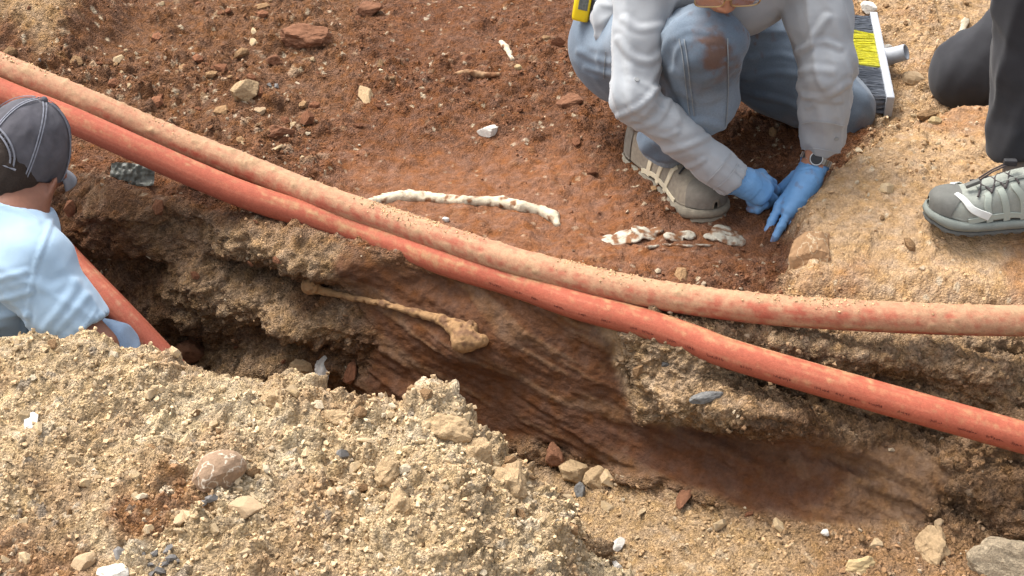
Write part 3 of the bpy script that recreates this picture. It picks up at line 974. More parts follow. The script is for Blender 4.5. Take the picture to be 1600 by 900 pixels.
# printed marks on the lower conduit: rows of small strokes, too worn to read
# crumbs of soil lying along the top of the dusty conduit
uv_ = np.array([v.co[:] for v in up_pipe.data.vertices])
upx, upy = proj(uv_)
tp_ = np.tile(np.sin(np.linspace(0, 2 * math.pi, 44, endpoint=False)), 1200)
wt = ((upx > -50) & (upx < 1650)) * np.clip(tp_ - .55, 0, 1) * np.clip(.3 + 2 * fbm(uv_, 5, 3, 480), 0, 2)
upn = np.repeat(np.array([[0, 0, 1.0]]), len(uv_), 0)
crm = litter('soil_crumbs', 'soil crumbs', uv_, upn, np.repeat((srgb(206, 172, 130) * .70)[None], len(uv_), 0), pick(wt, 700, 31), .0014 + .0028 * np.random.default_rng(8).random(700) ** 2, None, 32)
crm.parent = up_pipe
del crm['category']
del crm['label']
ink = material('faded_print', srgb(110, 46, 36) * .6, .7, var=.3, vscale=400, bump=0)
rp = random.Random(5)
lpx, lpy = proj(LP)
dl = np.linalg.norm(np.diff(LP, axis=0), axis=1).mean()
k = int(np.searchsorted(lpx, 775))
vs, fs = [], []
while k < len(LP) - 40 and lpx[k] < 1650:
    word = rp.randint(4, 9)
    for _c in range(word):
        for _s in range(rp.randint(2, 3)):
            s0 = k * dl + rp.uniform(0, .0035)
            th = math.radians(4 + rp.uniform(-3, 3))
            if rp.random() < .6:
                w_s, w_a = .0007, .075
            else:
                w_s, w_a = .0026, .02
            b0 = len(vs)
            for ds, da in ((0, -1), (1, -1), (1, 1), (0, 1)):
                kk2 = min(int((s0 + ds * w_s) / dl), len(LP) - 2)
                fr = (s0 + ds * w_s) / dl - kk2
                pc = LP[kk2] * (1 - fr) + LP[kk2 + 1] * fr
                an = th + da * w_a
                vs.append(pc + (PR + .0007) * (math.cos(an) * LS[kk2] + math.sin(an) * LU[kk2]))
            fs.append((b0, b0 + 1, b0 + 2, b0 + 3))
        k += max(1, int(.0046 / dl))
    k += int(rp.uniform(.012, .05) / dl)
pm_ = bpy.data.meshes.new('printed_marks')
pm_.from_pydata([tuple(v) for v in vs], [], fs)
link('printed_marks', pm_, ink, lo_pipe)['kind'] = 'stuff'

# ------------------------------------------------------------------ singled-out stones
def depth_of(p):
    p = np.asarray(p, float)
    return p[1] * CP - (p[2] - CAM_H) * SP
def lone(name, label, cat, px, py, size, mat, seed=1, flat=.6, sink=.15, yaw=0., tilt=0., asp=1.0, sub=3, rough=.08, only=None, group=None, planes=13):
    sub = max(sub, 4)
    h = hit(px, py, only)
    p, nrm = h[0], h[1]
    r = size * .5 * depth_of(p) / F
    me = rock_mesh(name, seed, sub, flat, rough, planes)
    me.materials.append(mat)
    o = bpy.data.objects.new(name, me)
    C.objects.link(o)
    nv = (Vector(nrm) * .5 + Vector((0, -.25, .9))).normalized()
    q = nv.to_track_quat('Z', 'Y').to_matrix() @ Matrix.Rotation(math.radians(yaw), 3, 'Z') @ Matrix.Rotation(math.radians(tilt), 3, 'X')
    o.rotation_euler = q.to_euler()
    o.scale = (r * asp, r / asp, r)
    o.location = p + nv * r * flat * sink
    return tag(o, label, cat, group)
def veined(name, c1, c2, scale=14., thr=.03, rough=.8):
    m = material(name, c1, rough, var=.25, vscale=6, bump=.35, bscale=40, spec=.25, dist=.002)
    n, l = m.node_tree.nodes, m.node_tree.links
    b = n['Principled BSDF']
    src = b.inputs['Base Color'].links[0].from_socket
    no = n.new('ShaderNodeTexNoise')
    no.inputs['Scale'].default_value = scale * .12
    no.inputs['Detail'].default_value = 5
    l.new(n['Texture Coordinate'].outputs['Object'], no.inputs['Vector'])
    s = n.new('ShaderNodeMath')
    s.operation = 'SUBTRACT'
    s.inputs[1].default_value = .5
    l.new(no.outputs['Fac'], s.inputs[0])
    a = n.new('ShaderNodeMath')
    a.operation = 'ABSOLUTE'
    l.new(s.outputs[0], a.inputs[0])
    mr = n.new('ShaderNodeMapRange')
    mr.inputs['From Min'].default_value, mr.inputs['From Max'].default_value = 0, thr
    mr.inputs['To Min'].default_value, mr.inputs['To Max'].default_value = .85, 0
    l.new(a.outputs[0], mr.inputs['Value'])
    mx = n.new('ShaderNodeMixRGB')
    mx.inputs['Color2'].default_value = (*c2, 1)
    l.new(mr.outputs[0], mx.inputs['Fac'])
    l.new(src, mx.inputs['Color1'])
    l.new(mx.outputs[0], b.inputs['Base Color'])
    return m
m_vein = veined('veined_rock', srgb(176, 146, 118) * .62, srgb(235, 222, 200) * .75)
m_rust = veined('rust_rock', srgb(188, 148, 108) * .62, srgb(222, 200, 165) * .7, 10, .012)
m_beige = material('beige_stone', srgb(202, 174, 138) * .66, .9, var=.15, vscale=5, bump=.3, bscale=30, spec=.2, dist=.002)
m_white = material('white_stone', srgb(226, 220, 208) * .78, .85, var=.2, vscale=4, bump=.4, bscale=20, spec=.25, dist=.002)
m_flint = material('blue_grey_flint', srgb(134, 132, 128) * .52, .7, var=.35, vscale=3, bump=.3, bscale=14, spec=.4, dist=.002)
m_redrock = material('reddish_rock', srgb(150, 106, 80) * .64, .95, var=.3, vscale=4, bump=.6, bscale=20, spec=.15, dist=.003)
m_yel = material('ochre_stone', srgb(206, 180, 134) * .66, .9, var=.2, vscale=4, bump=.5, bscale=18, spec=.2, dist=.002)
m_tanr = material('tan_rock', srgb(206, 176, 136) * .64, .95, var=.3, vscale=5, bump=.9, bscale=14, spec=.12, dist=.003)
lone('veined_rock', 'largest rounded rock on the near heap, greyish pink with white quartz veins', 'rock', 340, 750, 82, m_vein, 7, .85, .35, 20, 0, 1.05, 4, .05)
lone('pebble', 'smooth beige pebble just left below the veined rock', 'stone', 284, 812, 36, m_beige, 12, .7, .2, 30, 0, 1.0, 3, .03, planes=26)
lone('flat_stone', 'flat pale tan stone just right below the veined rock', 'stone', 385, 793, 50, m_beige, 15, .35, .1, -15, 0, 1.3, 3, .05)
lone('stone', 'white grey stone cut by the bottom edge of the photo at left', 'stone', 176, 897, 44, m_white, 19, .6, .2, 10, 0, 1.1)
lone('stone', 'tan tooth-shaped stone near the bottom left corner of the heap', 'stone', 131, 884, 40, m_beige, 23, .7, .3, 60, 0, 1.15)
lone('stone', 'long pale stone lying at the left of the heap like a chip of bone', 'stone', 46, 662, 38, m_white, 25, .35, .3, 55, 0, 1.5)
lone('slab', 'broken angular slab leaning at the foot of the trench wall', 'stone', 1066, 782, 42, m_redrock, 31, .45, .5, 20, -30, 1.1, only='g')
lone('chip', 'pale blue-white chip standing upright on the trench floor by the heap', 'stone', 963, 856, 30, m_white, 35, .5, .5, 80, 10, 1.35)
lone('stone', 'whitish stone lying just below the upright white chip', 'stone', 964, 886, 20, m_white, 37, .7, .2)
lone('stone', 'knobbly ochre yellow stone at the bottom edge of the trench floor', 'stone', 1344, 886, 46, m_yel, 41, .5, .3, 20, 0, 1.25, 3, .2)
lone('stone', 'pale round stone at the foot of the rocky wall right of the trench', 'stone', 1467, 820, 18, m_beige, 43, .8, .4)
lone('stone', 'small white stone on the trench floor below the red clay face', 'stone', 1289, 834, 14, m_white, 45, .8, .4)
lone('flint', 'blue-grey pointed flint jutting from the trench wall under the lower conduit', 'stone', 1103, 622, 36, m_flint, 47, .5, .5, 20, -50, 1.35, 3, .14, planes=8)
lone('stone', 'white and rust red lump of stone in the trench wall above the heap', 'stone', 503, 580, 34, m_white, 53, .8, .6, 80, 0, 1.25, 3, .2)
lone('stone', 'brown rounded stone beside the white and red lump', 'stone', 473, 578, 38, m_tanr, 55, .8, .5, 0, 0, 1.0)
lone('rock', 'dark reddish rock wedged beside the slanting conduit', 'rock', 300, 556, 50, m_redrock, 57, .9, .6, 30, 0, 1.0, 3, .15, only='g')
lone('chip', 'small white angular chip on red soil in the middle of the bank', 'stone', 764, 207, 28, m_white, 61, .55, .5, 10, 0, 1.15, 2, .03, planes=7)
lone('pebble', 'cream pebble close below the curved bone splinter', 'stone', 811, 106, 13, m_yel, 63, .8, .4)
lone('pebble', 'small white pebble on the soil below the long white bone', 'stone', 695, 344, 12, m_white, 65, .8, .4)
lone('rock', 'angular brown rock standing out of the rubble left of centre', 'rock', 384, 152, 46, m_tanr, 67, .8, .4, 70, 0, 1.1, 3, .15)
lone('stone', 'tan upright sliver of stone in the red rubble', 'stone', 571, 150, 34, m_tanr, 69, .5, .4, 95, 0, 1.4)
lone('clod', 'broad flat clod of red earth at the top of the bank', 'clod', 478, 66, 72, m_redrock, 71, .5, .5, 5, 0, 1.15, 4, .25)
lone('clod', 'reddish clod just left below the broad flat clod', 'clod', 430, 98, 26, m_redrock, 73, .8, .4, 0, 0, 1.0, 3, .2)
lone('clod', 'dark clod with a shadowed hollow at the top of the bank', 'clod', 575, 18, 36, m_redrock, 75, .7, .4, 0, 0, 1.2, 3, .25)
lone('clod', 'brown clod at the left of the trampled red soil', 'clod', 890, 163, 34, m_redrock, 77, .7, .4, 0, 0, 1.2, 3, .25)
lone('clod', 'rounded red clod on the gravel beside the upper conduit', 'clod', 437, 210, 34, m_redrock, 79, .7, .4, 0, 0, 1.2, 3, .25)
lone('stone', 'pale stone in the rubble close above the upper conduit', 'stone', 404, 175, 22, m_beige, 81, .6, .4, 30)
lone('rock', 'rusty brown rock with a pale vein beside the fingertips of the gloved hand', 'rock', 1274, 388, 92, m_rust, 86, .7, -.35, 75, 0, 1.05, 4, .12)
lone('stone', 'white stone at the top of the gravel between the two men', 'stone', 1357, 16, 26, m_white, 85, .8, .4, 80)
lone('stone', 'white stone close by the sleeve of the kneeling man', 'stone', 1334, 57, 20, m_white, 87, .7, .4)
lone('stone', 'cream stone in the gravel left of the black trousers', 'stone', 1385, 76, 16, m_white, 89, .8, .4)
lone('stone', 'round tan cobble half sunk in the gravel by the broom', 'stone', 1428, 125, 34, m_beige, 91, .8, .2, 0, 0, 1.0)
lone('stone', 'yellowish stone on the slope below the black knee', 'stone', 1461, 190, 22, m_yel, 93, .5, .4, 0, 0, 1.3)
lone('boulder', 'grey gritty boulder in the bottom right corner', 'rock', 1590, 893, 130, material('gritty_grey', srgb(196, 178, 150) * .64, .95, var=.35, vscale=9, bump=1, bscale=40, spec=.12, dist=.004, grains=((30, .25), (9, .15))), 97, .7, .25, 0, 0, 1.1, 4, .1, only='g')
for k, (px, py, s, lb) in enumerate([(893, 742, 44, 'grey brown broken block at the toe of the heap'), (930, 752, 40, 'tan cracked block right of the broken block at the toe of the heap'), (866, 716, 36, 'dark brown lump above the broken blocks at the toe of the heap'), (905, 770, 26, 'bluish grey chunk below the broken blocks at the toe of the heap')]):
    lone('block', lb, 'rock', px, py, s, [m_tanr, m_tanr, m_redrock, m_flint][k], 110 + k, .8, .5, 40 * k, 0, 1.05, 3, .12)
for k, (px, py, s, lb) in enumerate([(695, 668, 74, 'large crumbly clod with a pointed top crowning the heap'), (735, 712, 80, 'round crumbly clod below the pointed clod on the heap'), (800, 755, 78, 'crumbly clod at the right shoulder of the heap'),
                                     (605, 735, 56, 'crumbly clod left of the round clod on the heap'), (430, 625, 50, 'crumbly clod near the top of the heap beside the trench'), (530, 655, 46, 'crumbly clod on the heap edge under the smooth trench wall'),
                                     (620, 790, 50, 'pale clod with a straight cracked side low on the heap'), (1455, 850, 60, 'brown clod on the trench floor at right')]):
    lone('clod', lb, 'clod', px, py, s, m_tanr, 130 + k, .8, -.15, 37 * k, 0, 1.05, 4, .32, planes=16)

# ------------------------------------------------------------------ bones
bone_m = material('bone_white', attr=True, rough=.8, var=.2, vscale=120, bump=.7, bscale=420, spec=.25, dist=.002)
def bone(name, label, build, lo, hi, h, pit=.0, soilmix=.35, seed=1, base=srgb(224, 210, 182) * .68, dirt=srgb(150, 104, 70) * .62, amp=.003, clean=None):
    s = Solid(lo, hi, h)
    build(s)
    if pit:
        s.field(lambda Q: (amp * fbm(Q, 90, 3, seed) + pit * np.clip(fbm(Q, 130, 2, seed + 3) - .22, 0, 1)))
    V, Q = s.mesh()
    dm = sstep(.0, .55, fbm(V, 70, 4, seed + 8) + soilmix - .3)
    if clean is not None:
        dm = dm * sstep(.6, 1.6, np.linalg.norm(V - np.array(clean[:3]), axis=1) / clean[3])
    cc = base[None] * (1 - dm[:, None]) + dirt[None] * dm[:, None]
    o = link(name, mesh_np(name, V, Q, np.clip(cc, .01, .9)), bone_m)
    return tag(o, label, 'bone')
def onto(pts, lift):
    r = []
    for px, py, rad in pts:
        h = hit(px, py, 'g')
        p = np.array(h[0]) + np.array([0, -.1, 1]) * lift * rad * depth_of(h[0]) / F
        r.append((*p, rad * depth_of(h[0]) / F))
    return r
def bbox(pts):
    a = np.array([p[:3] for p in pts])
    m = max(p[3] for p in pts)
    return a.min(0) - m - .01, a.max(0) + m + .01
lb = onto([(560, 322, 7), (590, 317, 8), (625, 311, 10), (660, 310, 9), (690, 313, 8), (725, 316, 8), (760, 317, 8), (785, 319, 10), (815, 325, 9), (845, 333, 10), (864, 341, 10), (871, 352, 5)], .3)
lb2 = onto([(598, 306, 4), (640, 302, 5), (672, 304, 4)], .2)
bone('long_bone', 'long thin white bone lying flaked and cracked across the red bank above the conduits', lambda s: (s.chain(lb, .006), s.chain(lb2, .004)), *bbox(lb), .0022, .002, .33, 3, amp=.002)
def slabs(s, parts):                                      # flat plates of bone lying in the soil
    for px, py, rx, ry in parts:
        h = hit(px, py, 'g')
        k_ = depth_of(h[0]) / F
        s.ell(np.array(h[0]) + np.array([0, 0, .003]), (rx * k_, ry * k_ / .5, .0066), frame_of(np.array([.1, 1, 0]), h[1]), .004)
def frame_of(fwd, up):
    f = np.asarray(fwd, float) / np.linalg.norm(fwd)
    sd_ = np.cross(up, f)
    sd_ /= np.linalg.norm(sd_)
    return np.stack([sd_, f, np.cross(f, sd_)], 1)
fb = onto([(942, 381, 5), (960, 375, 9), (985, 369, 9), (1010, 366, 7), (1030, 363, 4)], .1)
bone('bone_fragment', 'flaky white bone fragment half buried just below the worn shoe', lambda s: slabs(s, [(958, 378, 20, 8), (982, 371, 26, 11), (1008, 366, 24, 8), (1027, 362, 10, 5)]), *bbox(fb), .0020, .005, .58, 5, srgb(212, 204, 184) * .7, amp=.002)
fb3 = onto([(1040, 376, 4), (1065, 370, 5), (1085, 374, 3), (1105, 371, 4), (1122, 366, 9), (1142, 366, 13), (1160, 374, 9), (1164, 383, 3)], .1)
fb4 = onto([(1010, 388, 2.5), (1040, 383, 2.5), (1075, 385, 2.5), (1110, 384, 2), (1160, 384, 2.5)], .3)
bone('bone_fragment', 'white bone fragment with a knobbly right end below the gloved hands', lambda s: (slabs(s, [(1052, 373, 16, 6), (1074, 369, 14, 6), (1112, 372, 14, 5), (1135, 369, 26, 15), (1152, 374, 16, 10)]), s.chain(fb4, .003)), *bbox(fb3 + fb4), .0020, .005, .52, 7, srgb(212, 204, 184) * .7, amp=.002)
sp = onto([(783, 68, 4), (790, 76, 5), (796, 85, 4), (800, 94, 3)], .6)
bone('bone_splinter', 'small curved white bone splinter near the top of the red bank', lambda s: s.chain(sp, .003), *bbox(sp), .002, .006, .2, 9)
rt = onto([(712, 116, 3), (735, 115, 5), (755, 122, 6), (780, 118, 3)], .6)
bone('root', 'pale brown root or bone piece half sunk in the red soil left of the splinter', lambda s: s.chain(rt, .003), *bbox(rt), .0025, .005, .6, 11, srgb(176, 140, 104) * .7)
st2 = onto([(1507, 38, 7), (1503, 50, 4), (1498, 58, 3)], .6)
bone('bone_piece', 'small white knobbed bone piece on the gravel beside the black trousers', lambda s: s.chain(st2, .003), *bbox(st2), .002, .004, .2, 13)
# thigh bone set in the cut face
def wallpt(px, py, rad, off=0.3):
    h = hit(px, py, 'g')
    t = depth_of(h[0])
    return np.array(h[0]) + np.array([-.25, -.75, .35]) * off * rad * t / F, rad * t / F
fem = []
h0 = hit(560, 470, 'g')
h1 = hit(735, 525, 'g')
def fpt(px, py, rad, lift=0.0):                           # along one straight line just in front of the face
    w = (px - 484) / (745 - 484)
    ts = [depth_of(hit(px + q, py + q * .3, 'g')[0]) for q in (-26, -13, 0, 13, 26)]
    t = float(np.median(ts)) * .6 + min(ts) * .4 - .001 - lift
    p = at_t(px, py, t)
    return (*p, rad * t / F)
head = fpt(484, 447, 14.5, .046)
shaft = [fpt(490, 450, 8, .032), fpt(510, 456, 6, .0), fpt(545, 464, 5, -.002), fpt(600, 475, 5, -.002), fpt(650, 489, 6), fpt(690, 500, 8), fpt(712, 513, 13, .006), fpt(728, 528, 18, .01)]
cond = [fpt(722, 535, 17, .012), fpt(752, 532, 11, .012)]
fa = fpt(735, 510, 11, .0)
bone('thigh_bone', 'brown stained thigh bone with a round ball head stuck in the dark trench wall',
     lambda s: (s.chain(shaft, .01), s.cone(head[:3], head[:3] + np.array([.001, 0, 0]), head[3], head[3], .004), s.cone(cond[0][:3], cond[1][:3], cond[0][3], cond[1][3], .012), s.cone(fa[:3], cond[0][:3], fa[3], fa[3], .012)),
     *bbox(shaft + cond + [head]), .0026, .008, .34, 15, srgb(184, 144, 100) * .62, srgb(138, 102, 74) * .6, .003, head)

# ------------------------------------------------------------------ plastic scrap in the soil under the conduits
hp = hit(212, 270, 'g')
nx, ny = 40, 22
gu, gv = np.meshgrid(np.linspace(-1, 1, nx), np.linspace(-1, 1, ny))
pc = np.array(hp[0])
ex, ey = np.array([.97, -.22, -.05]), np.array([.1, .45, .88])
pv = pc + np.array([0, -.03, .012]) + .055 * gu.ravel()[:, None] * ex + .026 * gv.ravel()[:, None] * (1 - .3 * gu.ravel()[:, None] ** 2) * ey
pv += np.array([.1, -.8, .5]) * (.014 * fbm(pv, 45, 3, 700) + .008 * fbm(pv, 120, 2, 701))[:, None]
me = mesh_np('plastic_scrap', np.vstack([pv, pv + np.array([0, .0015, -.001])]), np.vstack([grid_faces(ny, nx), grid_faces(ny, nx)[:, ::-1] + nx * ny]))
tag(link('plastic_scrap', me, material('dirty_plastic', srgb(150, 152, 140) * .55, .42, var=.5, vscale=40, bump=.2, bscale=200, spec=.4, trans=.25)), 'crumpled greyish plastic scrap caught in the soil under the conduits at left', 'plastic scrap')

# ------------------------------------------------------------------ broom head lying on its side
bA, bB = at_z(1384, 205, .03), at_z(1354, 98, .03)
bA[2] = ground_z(*bA[:2]) + .032
bB[2] = ground_z(*bB[:2]) + .034
bl = np.linalg.norm(bB - bA)
ax = (bB - bA) / bl
upv = np.array([0, 0, 1.0]) - ax * ax[2]
upv /= np.linalg.norm(upv)
sd = np.cross(ax, upv)
sd = sd if sd[0] < 0 else -sd                              # bristles point to the left
upv2 = np.cross(sd, ax) if np.cross(sd, ax)[2] > 0 else -np.cross(sd, ax)
broom = thing('broom_head', 'grey push broom head with yellow and grey bristles lying behind the kneeling man', 'broom', (*bA[:2], bA[2] - .03))
Rb = np.stack([ax, sd, upv2], 1)
m_block = material('grey_block', srgb(196, 200, 206) * .6, .5, var=.12, vscale=30, bump=.2, bscale=200)
bm = bmesh.new()
box_bm(bm, (bA + bB) / 2, (bl, .02, .058), Rb.tolist(), .004)
bm_obj('block', bm, m_block, broom)
for nm, u0, u1, colr in (('grey_bristles', .02, .36, srgb(150, 156, 166) * .7), ('yellow_bristles', .36, .76, srgb(244, 238, 96) * .9), ('grey_bristles', .76, .98, srgb(150, 156, 166) * .7)):
    vs, fs = [], []
    rr = np.random.default_rng(int(u0 * 100))
    for u in np.arange(u0 + .012, u1 - .005, .021):
        for w in (-.02, -.007, .007, .02):
            root = bA + ax * (u * bl) + upv2 * w + sd * .009
            for _ in range(11):
                spd = rr.normal(0, .13, 2)
                a = root + ax * rr.normal(0, .0022) + upv2 * rr.normal(0, .0022)
                L_ = .085 + rr.normal(0, .004)
                b = a + sd * L_ + ax * (spd[0] * L_ * .55) + upv2 * (spd[1] * L_ * .55 + w * .3) + np.array([0, 0, -.006])
                if b[2] < bA[2] - .028:
                    b[2] = bA[2] - .028
                k0 = len(vs)
                for p_, wd in ((a, .0014), (b, .0012)):
                    for q_ in range(3):
                        an = q_ * 2.09
                        vs.append(p_ + wd * (math.cos(an) * ax + math.sin(an) * upv2))
                fs += [(k0, k0 + 1, k0 + 4, k0 + 3), (k0 + 1, k0 + 2, k0 + 5, k0 + 4), (k0 + 2, k0, k0 + 3, k0 + 5)]
    me = mesh_np(nm, np.array(vs), np.array(fs))
    o = link(nm, me, material(nm, colr, .6, var=.15, vscale=80, bump=0, spec=.3), broom)
    o['kind'] = 'stuff'
mid = bA + ax * bl * .55 - sd * .008
so = -sd * .8 + upv2 * .45 - ax * .25
so /= np.linalg.norm(so)
aa = np.linspace(0, 2 * math.pi, 25)[:-1]
e1 = np.cross(so, ax)
e1 /= np.linalg.norm(e1)
e2 = np.cross(so, e1)
prof = [(0, .026), (.03, .021), (.062, .021), (.064, .0195), (.062, .0165), (.02, .016), (.018, .0)]
vs = np.array([mid + so * d + r * (math.cos(a) * e1 + math.sin(a) * e2) for d, r in prof for a in aa])
link('handle_socket', mesh_np('handle_socket', vs, grid_faces(len(prof), 24, True)), m_block, broom)

# ------------------------------------------------------------------ people: helpers
def unit(v):
    v = np.asarray(v, float)
    return v / (np.linalg.norm(v) + 1e-12)
def fold(V, a, b, amp, freq, skew, seed, near=None, width=.2):
    """Cloth folds that run round and across a limb from a to b"""
    a, b = np.array(a[:3], float), np.array(b[:3], float)
    e = unit(b - a)
    s = (V - a) @ e
    rad = V - a - s[:, None] * e
    x1 = unit(np.cross(e, [0.3, .2, 1]))
    x2 = np.cross(e, x1)
    th = np.arctan2(rad @ x2, rad @ x1)
    n_ = vnoise(np.stack([s * freq + skew * np.sin(th), np.cos(th) * 1.3 + s * 3, np.sin(th) * 1.3], -1), 1.0, seed)
    rid = (1 - np.abs(n_)) ** 2 - .4
    d = np.linalg.norm(rad, axis=1)
    L = np.linalg.norm(b - a)
    win = np.exp(-(np.maximum(0, np.maximum(-s, s - L)) / .05) ** 2) * np.exp(-(np.maximum(0, d - .16) / .04) ** 2)
    if near is not None:
        win = win * np.exp(-(np.linalg.norm(V - np.array(near[:3]), axis=1) / width) ** 2)
    return amp * rid * win
def cloth(name, s, mat, parent, folds, colf=None, it=2, micro=.0012, mseed=0, ridges=(), crease=.0014):
    V, Q = s.mesh()
    V = relax(V, Q, it)
    N_ = vnormals(V, Q)
    d = micro * fbm(V, 40, 3, mseed + 500)
    for f in folds:
        d = d + fold(V, *f[:6], **(f[6] if len(f) > 6 else {}))
    cr_ = fbm(V * np.array([1, 1, 1.6]), 10, 2, mseed + 520)
    d = d + crease * ((1 - np.abs(cr_)) ** 5 - .2)
    V = relax(V + N_ * d[:, None], Q, 2, .5)
    if ridges:
        px, py = proj(V)
        see = ((np.array([0, 0, CAM_H]) - V) * N_).sum(1) > 0
        for pl_ in ridges:
            pp = polyline(pl_[0], 60)
            dm = np.min((px[:, None] - pp[None, :, 0]) ** 2 + (py[:, None] - pp[None, :, 1]) ** 2, axis=1)
            am, wd = pl_[1] * .62, pl_[2] * .75
            V = V + N_ * (see * am * (np.exp(-dm / (2 * wd * wd)) - .45 * np.exp(-((np.sqrt(dm) - 2.2 * wd) / wd) ** 2)))[:, None]
    o = link(name, mesh_np(name, V, Q, colf(V, N_) if colf else None), mat, parent)
    return o, V, Q
def ribbon(name, path, nrm, w, t, mat, parent):           # flat band along a path
    path, nrm = np.asarray(path, float), np.asarray(nrm, float)
    T = np.gradient(path, axis=0)
    T /= np.linalg.norm(T, axis=1)[:, None] + 1e-9
    Sd = np.cross(nrm, T)
    Sd /= np.linalg.norm(Sd, axis=1)[:, None] + 1e-9
    w = np.broadcast_to(np.asarray(w, float), (len(path),))[:, None]
    V = np.stack([path - Sd * w / 2 - nrm * t * .4, path - Sd * w * .44 + nrm * t, path + Sd * w * .44 + nrm * t, path + Sd * w / 2 - nrm * t * .4], 1).reshape(-1, 3)
    Fq = np.vstack([grid_faces(len(path), 4, True), [[0, 1, 2, 3]], [[len(V) - 4 + q for q in (3, 2, 1, 0)]]])
    return link(name, mesh_np(name, V, Fq, smooth=False), mat, parent)
def on_surface(V, Q, pix, off=.0022):                      # pixels of the photo -> points on a built garment
    b = BVHTree.FromPolygons(V.tolist(), Q.tolist())
    P_, N_ = [], []
    for px, py in pix:
        r = b.ray_cast(Vector((0, 0, CAM_H)), Vector(ray(px, py)).normalized())
        if r[0] is not None:
            n_ = np.array(r[1])
            if n_ @ ray(px, py) > 0:
                n_ = -n_
            P_.append(np.array(r[0]) + n_ * off)
            N_.append(n_)
    return np.array(P_), np.array(N_)
def polyline(pix, n):
    return catmull(np.array(pix, float), n)
def seam(name, V, Q, pix, w, mat, parent, t=.0009, n=40):
    P_, N_ = on_surface(V, Q, polyline(pix, n))
    if len(P_) < 4:
        return None
    for _ in range(2):
        N_[1:-1] = (N_[:-2] + N_[1:-1] + N_[2:])
        N_ /= np.linalg.norm(N_, axis=1)[:, None]
        P_[1:-1] = (P_[:-2] + 2 * P_[1:-1] + P_[2:]) / 4
    return ribbon(name, P_, N_, w, t, mat, parent)
def add_head(s, c, A, k=.012, neck=None, ez=0.0):
    g = lambda x, y, z: np.array(c) + A @ np.array([x, y, z])
    s.ell(c, (.076, .096, .100), A, k)
    s.ell(g(0, .030, -.068), (.055, .066, .058), A, .03)
    s.cone(g(0, .075, -.103), g(0, .078, -.105), .018, .018, .02)
    s.ell(g(0, .082, .022), (.052, .018, .014), A, .012)
    s.cone(g(0, .096, .005), g(0, .118, -.032), .008, .012, .008)
    for q in (-1, 1):
        s.ell(g(q * .012, .108, -.037), (.009, .010, .007), A, .006)
        s.ell(g(q * .031, .098, .004), (.015, .012, .010), A, .006, True)
        s.ell(g(q * .031, .082, .003), (.0125, .0125, .0115), A, .002)
        s.ell(g(q * .046, .066, -.022), (.022, .02, .018), A, .02)
        s.ell(g(q * .084, -.008, -.026 + ez), (.011, .021, .035), A, .006)
        s.ell(g(q * .097, -.002, -.024 + ez), (.007, .011, .021), A, .004, True)
    s.ell(g(0, .097, -.062), (.024, .009, .006), A, .006)
    s.ell(g(0, .095, -.073), (.021, .009, .006), A, .006)
    if neck is not None:
        s.cone(g(0, -.02, -.06), neck, .056, .060, .03)
fabric = dict(bump=.35, bscale=900, spec=.15, dist=.0008)
m_skin = material('skin', srgb(186, 132, 104) * .8, .55, var=.12, vscale=60, bump=.3, bscale=500, spec=.4, sub=.08, dist=.0006)
m_skin1 = material('skin_tanned', srgb(160, 108, 84) * .62, .55, var=.14, vscale=60, bump=.3, bscale=500, spec=.4, sub=.08, dist=.0006)
m_hair = material('dark_hair', srgb(58, 46, 38) * .7, .7, var=.4, vscale=300, bump=1, bscale=700, spec=.3, dist=.002)
m_greyhair = material('grey_hair', srgb(120, 112, 104) * .7, .7, var=.4, vscale=300, bump=1, bscale=700, spec=.3, dist=.002)
m_shirt = material('grey_cotton_shirt', srgb(204, 208, 212) * .56, .85, var=.06, vscale=25, sheen=.2, **fabric)
m_jeans = material('faded_denim', attr=True, rough=.9, var=.14, vscale=260, sheen=.15, bump=.5, bscale=1000, spec=.12, dist=.0008)
m_thread = material('pale_thread', srgb(170, 178, 184) * .52, .9, var=.35, vscale=500, bump=0)
m_glove = material('blue_nitrile', attr=True, rough=.45, var=.06, vscale=60, bump=.55, bscale=190, spec=.45, dist=.0016)
m_cuff = material('blue_cuff', srgb(116, 168, 220) * .78, .45, bump=.3, bscale=300)
m_tee = material('light_blue_jersey', srgb(178, 206, 230) * .62, .9, var=.05, vscale=25, sheen=.25, **fabric)
m_black = material('black_trousers', srgb(62, 62, 66) * .62, .85, var=.12, vscale=30, sheen=.1, **fabric)
m_metal = material('steel', (.36, .35, .33), .32, var=.3, vscale=300, bump=.2, bscale=500, metal=1.0)
m_dark = material('dark_rubber', (.03, .03, .032), .6, var=.2, vscale=60, bump=.2, bscale=300)

